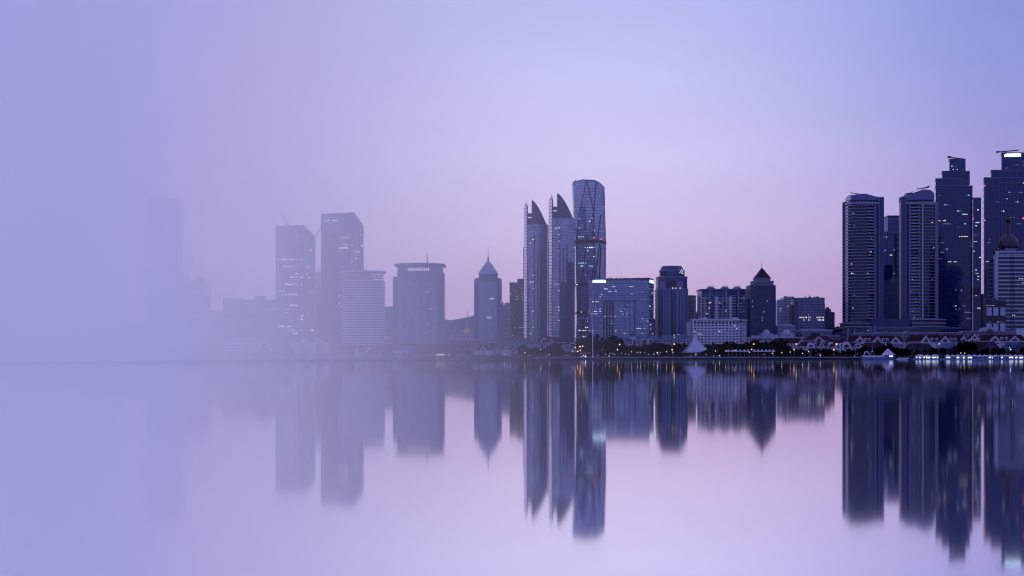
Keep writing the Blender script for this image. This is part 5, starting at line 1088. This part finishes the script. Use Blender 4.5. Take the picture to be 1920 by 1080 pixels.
belt(1168, 1236, 9, 644, 651, 1352, 1366, 1.1); belt(1226, 1292, 9, 640, 648, 1362, 1376, 1.1)
belt(1322, 1350, 8, 642, 648, 1362, 1374, 1.1); belt(1348, 1480, 9, 638, 645, 1358, 1376, 1.2); belt(1350, 1480, 13, 648, 654, 1350, 1356, 1.2)
belt(1480, 1600, 11, 650, 656, 1352, 1364, 1.2); belt(1600, 1720, 12, 648, 656, 1352, 1372, 1.2); belt(1720, 1925, 17, 650, 657, 1354, 1372, 1.1)
belt(1802, 1830, 9, 636, 644, 1384, 1392, 1.0); tree(1668, 641, 1392, 1); tree(1655, 646, 1380, 1)
tree(1418, 634, 1400, .7); tree(1463, 634, 1402, .8); tree(1470, 636, 1398, .8)
tree(980, 644, 1362, 1.1); belt(988, 1060, 8, 650, 656, 1352, 1364, 1.2); tree(1041, 641, 1376, .9); tree(1035, 645, 1370, 1); tree(1048, 643, 1376, .9); tree(1016, 646, 1368, .8, True)
belt(925, 940, 8, 663, 665, 1352, 1356, 1.5); belt(690, 892, 17, 654, 661, 1352, 1366, 1.2); belt(440, 690, 24, 652, 660, 1352, 1368, 1.2); belt(100, 430, 45, 650, 658, 1355, 1368, 1.2)
for p, t_ in ((1566, 613), (1571, 615), (1577, 614), (1582, 616), (1561, 620)): tree(p, t_, 1700 + rt.uniform(0, 30), .8)
tree(1498, 626, 1510, .8)
plant_trees()

# ================================================================== quay, wall and promenade
M_quay = mat('quay_stone', (0.028, 0.025, 0.032), 0.8, spec=0.2, vary=0.3, vscale=0.4)
M_pave = mat('promenade_paving', (0.035, 0.03, 0.036), 0.9, spec=0.1, vary=0.25, vscale=0.5)
q = box('quay', M_quay, None, -2500, 2500, 1322, 1330, -3, 2.2); tag(q, kind='structure')
me = MB().box(-3.3, 3.3, -0.5, 0.5, 0, 0.45).mesh('coping_block', M_pale)
for i in range(70):
    put('coping_block', me, q, (GX(1002 + i * 12.6 * .7 + 6, 1323), 1322.8, 2.2))
tag(box('promenade', M_pave, None, -2500, 2500, 1330.2, 1346, 2.3, 2.72), kind='structure')
tag(box('shore_road', mat('asphalt', (0.045, 0.045, 0.05), 0.85, vary=0.2), None, -2500, 2500, 1346.2, 1356, 2.3, 3.35), kind='structure')

# ------------------------------------------------------------------ street lamps
def street_lamp(px, label, top=648, low=656, lit=True, Y=1334, warm=True):
    s_ = Y / F; t = root('street_lamp', (GX(px, Y), Y, 2.7), 0, label, 'street lamp', 'street lamps on the promenade')
    h = GZ(top, Y) - 2.7; hl = GZ(low, Y) - 2.7
    MB().lathe([(0.22, 0), (0.16, 0.6), (0.13, h)], 0, 0, 8).build('pole', M_stone, t)
    MB().bar((0, 0, h - .3), (1.7, -.4, h + 0.9), 0.1, 0.08, 6).build('arm', M_stone, t)
    MB().bar((-1.0, -.2, hl - .2), (0, 0, hl), 0.07, 0.07, 6).build('low_arm', M_stone, t)
    m1 = E_amber if lit else M_stone
    MB().lathe([(0.15, -.3), (0.55, -.1), (0.6, .35), (0.2, .6)], 0, 0, 8).build('lamp_head', m1, t, (1.8, -.45, h + 0.9))
    MB().lathe([(0.1, -.45), (0.5, -.2), (0.55, .2), (0.1, .5)], 0, 0, 8).build('lantern', m1, t, (-.5, -.25, hl + .1))
    return t
street_lamp(1089, 'amber street lamp beside the pink-lit kiosk', 651, 657)
street_lamp(1084, 'amber street lamp in front of the ornate white villa', 652, 659)
street_lamp(1158.5, 'amber street lamp below the wide blue office block'); street_lamp(1261, 'amber street lamp next to the white tent sculpture', 647, 656)
street_lamp(1410, 'amber street lamp in the middle of the parasol row', 647, 655.5); street_lamp(1489.5, 'amber street lamp below the pale twin slab apartments', 647, 656); street_lamp(1564.5, 'amber street lamp below the dark stepped apartments', 647, 656)
street_lamp(1130, 'unlit grey street lamp between the flagpole and the amber lamp', 650, 656, False)
street_lamp(1604, 'unlit street lamp beside the floating pavilion boat', 649, 657, False); street_lamp(1760.5, 'unlit street lamp behind the lit marquees', 646, 655, False)
street_lamp(688, 'pale glowing street lamp below the curved banded building in the fog', 655, 659); street_lamp(505, 'dim street lamp glowing through the fog under the crane tower', 657, 661)
street_lamp(780, 'pale street lamp before the visor-roofed block in thin fog', 654, 660, False)
t = root('flagpole', (GX(1111.3, 1345), 1345, 2.6), 0, 'tall white tapering flagpole among the cypresses', 'flagpole'); hh = GZ(578, 1345) - 2.6
MB().lathe([(0.8, 0), (0.75, .8), (0.48, .9), (0.42, hh * .55), (0.12, hh * .56 + 2), (0.08, hh)], 0, 0, 10).build('pole', M_white, t); MB().lathe([(1.2, 0), (1.2, .5), (.9, .7)], 0, 0, 10).build('base', M_stone, t)
t = root('flagpole', (GX(591, 1345), 1345, 2.6), 0, 'white flagpole beside the twin-dome hotel in fog', 'flagpole'); hh = GZ(622, 1345) - 2.6
MB().lathe([(0.35, 0), (0.3, hh * .6), (0.1, hh)], 0, 0, 8).build('pole', M_white, t); MB().lathe([(.8, 0), (.8, .4)], 0, 0, 8).build('base', M_stone, t)

# small lamps dotted along the promenade
LAMPS = []
rl = random.Random(21)
for p, y_, m_ in ((1074, 660, E_lamp), (1078.5, 652.5, E_amber), (1112, 668, E_pane), (1121, 667, E_pane), (1135, 664.5, E_pane), (1142, 668, E_lamp), (1143.5, 663, E_pane), (1149, 663, E_pane), (1153, 665, E_pane), (1165, 662.5, E_pane), (1173, 664, E_pane), (1178.5, 665.5, E_pane), (1184, 660, E_lamp), (1195, 661.5, E_lamp), (1201, 661, E_lamp), (1209, 662, E_pane), (1216, 665, E_pane), (1232.5, 662, E_blue), (1235, 666, E_red), (1238, 661, E_pane), (1226, 664.5, E_green), (1250, 660, E_lamp), (1262, 661, E_lamp), (1294, 660, E_lamp), (1303.5, 658.5, E_lamp), (1305, 665.5, E_lamp), (1294, 668, E_pane), (1324, 665.5, E_pane), (1337.5, 668, E_pane), (1341.5, 658.5, E_lamp), (1349, 667.5, E_lamp), (1361, 658.5, E_lamp), (1378, 657.5, E_lamp), (1405, 661, E_lamp), (1432.5, 665, E_pane), (1448, 663, E_lamp), (1466, 662, E_lamp), (1481.5, 660.5, E_lamp), (1505, 663, E_lamp), (1516.5, 660, E_lamp), (1538, 667, E_lamp), (1602, 668, E_pane), (1608, 664, E_pane), (1014, 656, E_lamp), (984, 662, E_amber), (1030, 665, E_lamp), (946, 666, E_lamp), (765, 655, E_pane), (816, 659, E_pane), (842, 666, E_lamp), (676, 664, E_pane), (715, 666, E_pane), (1094.5, 667, E_lamp), (1801.5, 662.5, E_lamp), (1809, 662.5, E_lamp), (1893, 652.5, E_green), (1895, 656, E_blue)): LAMPS.append((p, y_, m_))
for p, y_, m_ in sorted(LAMPS, key=lambda a: a[0]):
    Y = 1340; t = root('garden_lamp', (GX(p, Y), Y, 2.7), 0, where(p, 'small promenade lamp'), 'lamp', 'small promenade lamps')
    h = max(0.6, GZ(y_, Y) - 2.7); MB().bar((0, 0, 0), (0, 0, h), 0.07, 0.06, 6).build('post', M_metal, t); r_ = {E_pane.name: 0.28, E_blue.name: 0.5, E_lamp.name: 0.36}.get(m_.name, 0.42)
    MB().lathe([(0.08, -r_), (r_ * .8, -r_ * .55), (r_, 0), (r_ * .8, r_ * .6), (0.08, r_)], 0, 0, 8).build('globe', m_, t, (0, 0, h + r_ * .8))

# kiosk with a blue lamp; its pink lighting is put into the material colour
Y = 1338; t = root('kiosk', (GX(1097, Y), Y, 2.7), 0, 'open pink-lit kiosk with a blue lamp under the cypress grove', 'kiosk'); M_pink = mat('pink_lit_canvas', (0.35, 0.14, 0.16), 0.7)
MB().loft([[(-5.5, -2, 3.4), (5.5, -2, 3.4), (5.5, 3, 3.4), (-5.5, 3, 3.4)], [(-4.8, -1.4, 4.6), (4.8, -1.4, 4.6), (4.8, 2.4, 4.6), (-4.8, 2.4, 4.6)]]).build('canopy', M_pink, t)
for x in (-5.2, 0, 5.2):
    for y in (-1.8, 2.8): MB().box(x - .12, x + .12, y - .12, y + .12, 0, 3.4).build('post', M_pink, t)
MB().box(-4.8, -1, .2, 2, 0, 1.2).build('counter', M_pink, t); MB().lathe([(.1, 0), (.6, .5), (.6, .9), (.1, 1.3)], .4, -2.3, 8).build('blue_lamp', E_blue, t)
MB().lathe([(.1, 0), (.35, .3), (.1, .6)], -3.4, -2.2, 8).build('amber_lamp', E_amber, t)

# ------------------------------------------------------------------ white tent sculpture
Y = 1345; s_ = Y / F; t = root('tent_sculpture', (GX(1303, Y), Y, 2.7), 0, 'white sail-like tent rising to one peak beside the street lamp', 'tent')
M_sail = mat('white_sailcloth', (0.50, 0.47, 0.54), 0.6, vary=0.1)
ax, az = 1.0 * s_, GZ(623, Y) - 2.7; zb = GZ(661, Y) - 2.7
def sail(a0, a1, rx, ry, n=14, top=1.0, power=1.9):
    rings = []
    for k in range(12):
        h = k / 11; w = (1 - h) ** power * .82 + (1 - h) * .18; rings.append([(ax * h + rx * w * math.cos(a), ry * w * math.sin(a), (zb + 4.0 * max(0.0, math.cos(a)) ** 2 * (1 - h)) * (1 - h) + az * h * top) for a in lin_(a0, a1, n)])
    m = MB(); v = [p for r_ in rings for p in r_]; f = []
    for k in range(11):
        for i in range(n - 1): f.append((k * n + i, k * n + i + 1, (k + 1) * n + i + 1, (k + 1) * n + i))
    m.add(v, f); return m
o = sail(R(-155), R(25), 23 * s_, 9).build('main_sail', M_sail, t); smooth(o); md = o.modifiers.new('thick', 'SOLIDIFY'); md.thickness = 0.15
o = sail(R(-200), R(-160), 24.5 * s_, 11, 8, 1.04).build('side_sail', M_sail, t); smooth(o); md = o.modifiers.new('thick', 'SOLIDIFY'); md.thickness = 0.15
MB().bar((ax, 1, 0), (ax, 1, az * 1.04), 0.35, 0.15, 8).build('peak_mast', M_white, t)
MB().box(-12, 11, -8, 3, 0, 0.7).build('plinth', M_stone, t)
for x in (-8, -3, 3, 8): MB().bar((x, -6, .6), (x * 1.05, -7.6, zb + .3), .1, .1, 5).build('guy_post', M_metal, t)

# ------------------------------------------------------------------ parasols
def parasol(px, Y=1336, w=1.7):
    t = root('parasol', (GX(px, Y), Y, 2.7), 0, where(px, 'white parasol'), 'parasol', 'white parasols on the promenade'); h = 5.9
    MB().bar((0, 0, 0), (0, 0, h + 1.0), 0.09, 0.07, 6).build('pole', M_white, t)
    MB().loft([[(-w, -w, h - .45), (w, -w, h - .45), (w, w, h - .45), (-w, w, h - .45)], [(-w, -w, h), (w, -w, h), (w, w, h), (-w, w, h)], [(-.2, -.2, h + 2.2), (.2, -.2, h + 2.2), (.2, .2, h + 1.9), (-.2, .2, h + 1.9)]]).build('canopy', M_sail, t)
    MB().lathe([(.6, 0), (.6, .15)], 0, 0, 8).build('base', M_stone, t)
for p in (1366, 1373, 1380.5, 1388, 1395.5, 1402.5, 1414.5, 1421.5, 1428.5, 1436, 1443, 1450): parasol(p)
Y = 1336; t = root('parasol', (GX(1536.5, Y), Y, 2.7), 0, 'single magenta parasol under the lit-floor office block', 'parasol'); MB().bar((0, 0, 0), (0, 0, 3.4), .09, .07, 6).build('pole', M_metal, t)
MB().loft([[(-2.6, -2.6, 2.7), (2.6, -2.6, 2.7), (2.6, 2.6, 2.7), (-2.6, 2.6, 2.7)], [(-.2, -.2, 4.1), (.2, -.2, 4.1), (.2, .2, 4.1), (-.2, .2, 4.1)]]).build('canopy', mat('magenta_canvas', (0.35, 0.05, 0.2), .7), t)
Y = 1338; t = root('leaping_sculpture', (GX(1519.5, Y), Y, 2.7), 0, 'slender pale upright sculpture on the promenade beside a warm lamp', 'sculpture')
smooth(MB().loft([[(x + r_ * math.cos(a), r_ * math.sin(a), z) for a in lin_(0, 5.24, 6)] for x, z, r_ in ((-1.6, 0, .35), (-1.0, 1.4, .45), (0, 2.8, .5), (.6, 4.2, .4), (.8, 5.6, .35), (.9, 7.0, .2))]).build('figure', M_stone, t)); MB().box(-3.5, 2, -1, 1, -.1, .5).build('plinth', M_stone, t)
# sail sculpture in the fog
Y = 1340; t = root('sail_sculpture', (GX(669, Y), Y, 2.7), 0, 'pale sail-shaped sculpture below the curved banded building in fog', 'sculpture'); hh = GZ(649, Y) - 2.7
MB().extr([(-2.6, 0.4), (2.6, 0.4), (1.8, hh * .4), (0.6, hh), (-.6, hh * .8), (-1.8, hh * .35)], -.4, .4).build('sail', M_sail, t); MB().box(-3.4, 3.4, -1.4, 1.4, -.1, .5).build('plinth', M_stone, t)
# round-topped kiosk in thin fog
Y = 1339; t = root('kiosk', (GX(745, Y), Y, 2.7), 0, 'white kiosk with an overhanging flat roof below the visor-roofed block', 'kiosk')
MB().box(-4.4, 4.4, 0, 4, 0, 5.6).build('wall', M_white, t); MB().box(-6, 11, -1.5, 4.6, 5.6, 6.4).build('roof', M_white, t); MB().box(-3.6, 3.6, -.12, .05, 1.2, 3.6).build('window', M_winb, t); MB().box(10, 10.5, 0, .5, 0, 5.6).build('post', M_white, t)

# ------------------------------------------------------------------ parked cars
paints = {'white': mat('white_car', (0.55, 0.54, 0.58), .3), 'silver': mat('silver_car', (0.3, 0.3, 0.34), .3, metal=.4), 'dark': mat('dark_car', (0.03, 0.03, 0.04), .25)}
M_tyre = mat('tyre', (0.015, 0.015, 0.018), .8)
carm = {}
def car_meshes(col):
    if col in carm: return carm[col]
    pm = paints[col]
    body = MB().extr([(-2.2, .35), (2.2, .35), (2.25, .75), (2.1, .95), (1.1, 1.02), (-1.7, 1.05), (-2.2, .95)], -.85, .85).mesh('body', pm)
    cab = MB().loft([[(-1.75, -.82, 1.02), (1.15, -.82, 1.02), (1.15, .82, 1.02), (-1.75, .82, 1.02)], [(-1.3, -.68, 1.52), (.4, -.68, 1.52), (.4, .68, 1.52), (-1.3, .68, 1.52)]]).mesh('cabin', M_win)
    roof = MB().box(-1.25, .36, -.66, .66, 1.51, 1.57).mesh('roof', pm)
    wh = MB().add(*(lambda n: ([(0.33 * math.cos(2 * math.pi * i / n), y, 0.33 * math.sin(2 * math.pi * i / n)) for y in (-.1, .1) for i in range(n)], [tuple(range(n)), tuple(range(2 * n - 1, n - 1, -1))] + [(i, i + n, (i + 1) % n + n, (i + 1) % n) for i in range(n)]))(10)).mesh('wheel', M_tyre)
    hd = MB().box(-.04, .04, -.2, .2, -.1, .1).mesh('headlight', E_pane); carm[col] = (body, cab, roof, wh, hd); return carm[col]
rc = random.Random(9); cars = sorted([694, 704, 722, 731, 739, 752, 777, 783, 796, 798.5, 806, 824, 858, 866, 887, 905, 916, 928, 952, 957, 963, 975, 991, 993.5, 1014, 1024, 1027, 1047, 1059, 1064, 640, 655, 618])
for p in cars:
    col = rc.choice(('white', 'white', 'silver', 'silver', 'dark')); Y = rc.choice((1349, 1352.5)); bd, cb_, rf, wh, hd = car_meshes(col)
    t = root('parked_car', (GX(p, Y), Y, 3.35), rc.choice((0, math.pi)), where(p, f'{col} car on the shore road'), 'car', 'cars on the shore road')
    for nm, me in (('body', bd), ('cabin', cb_), ('roof', rf)): put(nm, me, t)
    for x in (-1.35, 1.35):
        for y in (-.78, .78): put('wheel', wh, t, (x, y, .33))
    if rc.random() < .4:
        for y in (-.6, .6): put('headlight', hd, t, (2.26, y, .72))
t = root('lit_bus', (GX(826, 1349), 1349, 3.35), 0, 'long low bus with glowing side windows below the visor-roofed block', 'bus')
MB().box(-4.4, 4.4, -1.2, 1.2, .4, 1.3).build('body', paints['silver'], t); MB().box(-4.3, 4.3, -1.18, 1.18, 2.2, 2.8).build('roof', paints['silver'], t); MB().box(-4.2, 4.2, -1.1, 1.1, 1.3, 2.2).build('lit_window', mat('bus_light', (.1, .1, .1), emit=(1, .85, .75), es=.9), t)
for x in (-3, 3):
    for y in (-1.05, 1.05): put('wheel', car_meshes('white')[3], t, (x, y, .33))

# ------------------------------------------------------------------ floating pavilion boat, yachts and marquees
M_hull = mat('blue_hull', (0.05, 0.10, 0.26), .4, vary=.15); M_shell = mat('white_boat', (0.50, 0.48, 0.55), .4, vary=.08)
Y = 1300; s_ = Y / F; t = root('pavilion_boat', (GX(1650, Y), Y, -0.4), 0, 'floating pavilion boat with a shingled pyramid roof and blue hull', 'boat')
X = lambda p: (p - 1650) * s_
Z = lambda y: GZ(y, Y) + .4
MB().loft([[(X(1622), 1, 0), (X(1677), 1, 0), (X(1677), 9, 0), (X(1622), 9, 0)], [(X(1620.5), 0, 2.0), (X(1678), 0, 2.0), (X(1678), 10, 2.0), (X(1620.5), 10, 2.0)]]).build('hull', M_hull, t)
MB().box(X(1621.5), X(1662), 1, 9, 2.0, Z(668.8)).build('cabin', mat('pink_cabin', (0.22, 0.16, 0.22), .6, vary=.2), t); MB().box(X(1620), X(1659), .2, 9.8, Z(669), Z(666.5)).build('deck_roof', M_shell, t)
MB().box(X(1662), X(1677), 1.2, 9, 2.0, Z(666)).build('pavilion', M_hull, t); MB().box(X(1668), X(1674.5), 1.0, 1.25, Z(669), Z(666.8)).build('lit_window', E_pane, t)
for c in (1624, 1628, 1633, 1638, 1643, 1648, 1653, 1657): MB().box(X(c), X(c) + 1.2, .9, 1.1, 2.6, 3.8).build('window', M_win if c % 2 else E_dim, t)
k0 = [(X(1658), -.5, Z(665.8)), (X(1678.5), -.5, Z(665.8)), (X(1678.5), 10.5, Z(665.8)), (X(1658), 10.5, Z(665.8))]
MB().add(k0 + [(X(1667.5), 5, Z(653))], [(0, 1, 4), (1, 2, 4), (2, 3, 4), (3, 0, 4), (3, 2, 1, 0)]).build('pyramid_roof', M_shell, t)
o_ = [(X(1627) + 3.2 * math.cos(a), Z(666.5) + 4.4 * math.sin(a)) for a in lin_(0, math.pi, 10)]; i_ = [(X(1627) + 2.4 * math.cos(a), Z(666.5) + 3.5 * math.sin(a)) for a in lin_(math.pi, 0, 10)]; MB().extr(o_ + i_, 3, 4.4).build('arch', M_shell, t)
for dx_ in (-1.2, 1.2): MB().bar((X(1638) + dx_, 5, Z(666.5)), (X(1638) + dx_ * .5, 5, Z(657)), .14, .1, 5).build('mast_leg', M_shell, t)
MB().box(X(1638) - 1.6, X(1638) + 1.6, 4.4, 5.6, Z(660), Z(659)).build('mast_platform', M_shell, t); MB().bar((X(1638), 5, Z(659)), (X(1638), 5, Z(648.5)), .3, .05, 6).build('mast_tip', M_shell, t)

def yacht(px, label, L=8, mast=9, lean=0.0):
    Y = 1310; t = root('yacht', (GX(px, Y), Y, -.25), 0, label, 'boat')
    MB().loft([[(-L * .42, 1.0, 0), (L * .38, 1.0, 0), (L * .38, 2.2, 0), (-L * .42, 2.2, 0)], [(-L * .5, .4, 1.3), (L * .5, 1.2, 1.5), (L * .5, 2.0, 1.5), (-L * .5, 2.8, 1.3)]]).build('hull', M_shell, t)
    MB().loft([[(-L * .25, .8, 1.3), (L * .2, .8, 1.3), (L * .2, 2.4, 1.3), (-L * .25, 2.4, 1.3)], [(-L * .2, 1, 2.3), (L * .08, 1, 2.3), (L * .08, 2.2, 2.3), (-L * .2, 2.2, 2.3)]]).build('cabin', M_shell, t)
    if mast: MB().bar((0, 1.6, 1.3), (lean, 1.6, mast), .12, .06, 5).build('mast', M_metal, t)
yacht(1689, 'small white motor yacht next to the floating pavilion boat', 9, 6, .4); yacht(1697, 'white sailing boat with a raked mast below the gap between curved towers', 9, 8, 1.5); yacht(1703, 'white dinghy beside the black slanted gangway', 7, 5, 1)
Y = 1312; t = root('gangway', (GX(1706, Y), Y, 0), 0, 'black slanted gangway hoist beside the lit marquees', 'gangway')
lattice_boom('boom', M_dark, t, (-1.5, 0, .5), (5.5, 0, GZ(656, Y)), 2.0, 7, .45); MB().box(-3.5, 1.5, -1, 1, -.3, 1.2).build('base', M_dark, t)
Y = 1292; t = root('channel_marker', (GX(1736, Y), Y, -.3), 0, 'red channel marker buoy in front of the lit marquees', 'buoy'); M_red = mat('red_paint', (0.22, 0.015, 0.03), .5)
MB().lathe([(.9, 0), (.9, .9), (.35, 1.1), (.3, GZ(664, Y) - 1.4), (.6, GZ(664, Y) - 1.2), (.5, GZ(663, Y))], 0, 0, 10).build('body', M_red, t); MB().lathe([(.1, 0), (.5, .3), (.1, .7)], 0, 0, 8).build('lamp', mat('marker_light', (.1, .02, .02), emit=(1, .5, .55), es=3), t, (0, -.4, GZ(668, Y)))
Y = 1304; t = root('pontoon', (GX(1830, Y), Y, -.3), 0, 'long floating pontoon that carries the lit white marquees', 'pontoon'); MB().box(GX(1716, Y) - GX(1830, Y), GX(1960, Y) - GX(1830, Y), 0, 12, 0, 1.5).build('deck', M_bluestone, t)
for c in range(1720, 1960, 14): MB().lathe([(.25, -1), (.25, 2.6)], GX(c, Y) - GX(1830, Y), -.3, 6).build('mooring_pile', M_metal, t)
tents = [(1727, 9, 1), (1741, 5, 1), (1755, 7, 1), (1779, 4, 1), (1789, 4.2, 0), (1798.5, 4.4, 1), (1808, 4.4, 1), (1819.5, 4.4, 1), (1829.5, 5, 0), (1839.5, 4.6, 0), (1849, 4.6, 0), (1859, 4.4, 1), (1869.5, 4.4, 0), (1880.5, 4.4, 1), (1889, 3.8, 0), (1897, 4.4, 1), (1907, 4.4, 1), (1916.5, 4.4, 1)]
rk = random.Random(4)
for p, hw, on in tents:
    w = hw * Y / F; z0 = GZ(668.6, Y); t = root('marquee', (GX(p, Y), Y + 4, 1.2), 0, where(p, ('lit white marquee' if on else 'unlit white marquee') if hw < 6 else 'wide lit marquee'), 'marquee', 'white marquees on the pontoon'); h0 = z0 - 1.2
    MB().loft([[(-w, -2.6, h0), (w, -2.6, h0), (w, 2.6, h0), (-w, 2.6, h0)], [(-w, -2.6, h0 + .6), (w, -2.6, h0 + .6), (w, 2.6, h0 + .6), (-w, 2.6, h0 + .6)], [(-w * .35 if hw > 6 else -.2, -.2, h0 + 2.1), (w * .35 if hw > 6 else .2, -.2, h0 + 2.1), (w * .35 if hw > 6 else .2, .2, h0 + 2.1), (-w * .35 if hw > 6 else -.2, .2, h0 + 2.1)]]).build('canopy', M_shell, t)
    for x in (-w + .15, w - .15):
        for y in (-2.4, 2.4): MB().box(x - .1, x + .1, y - .1, y + .1, 0, h0).build('post', M_shell, t)
    MB().box(-w + .3, w - .3, 2.2, 2.3, 0, h0).build('back_panel', M_bluestone, t)
    if on:
        x = -w + .4
        while x < w - .7:
            ww = rk.uniform(.5, 1.3)
            if rk.random() < .8: MB().box(x, min(w - .3, x + ww), -2.3, -2.15, h0 - rk.uniform(1.3, 1.9), h0 - .25).build('lit_panel', E_pane, t)
            x += ww + .15
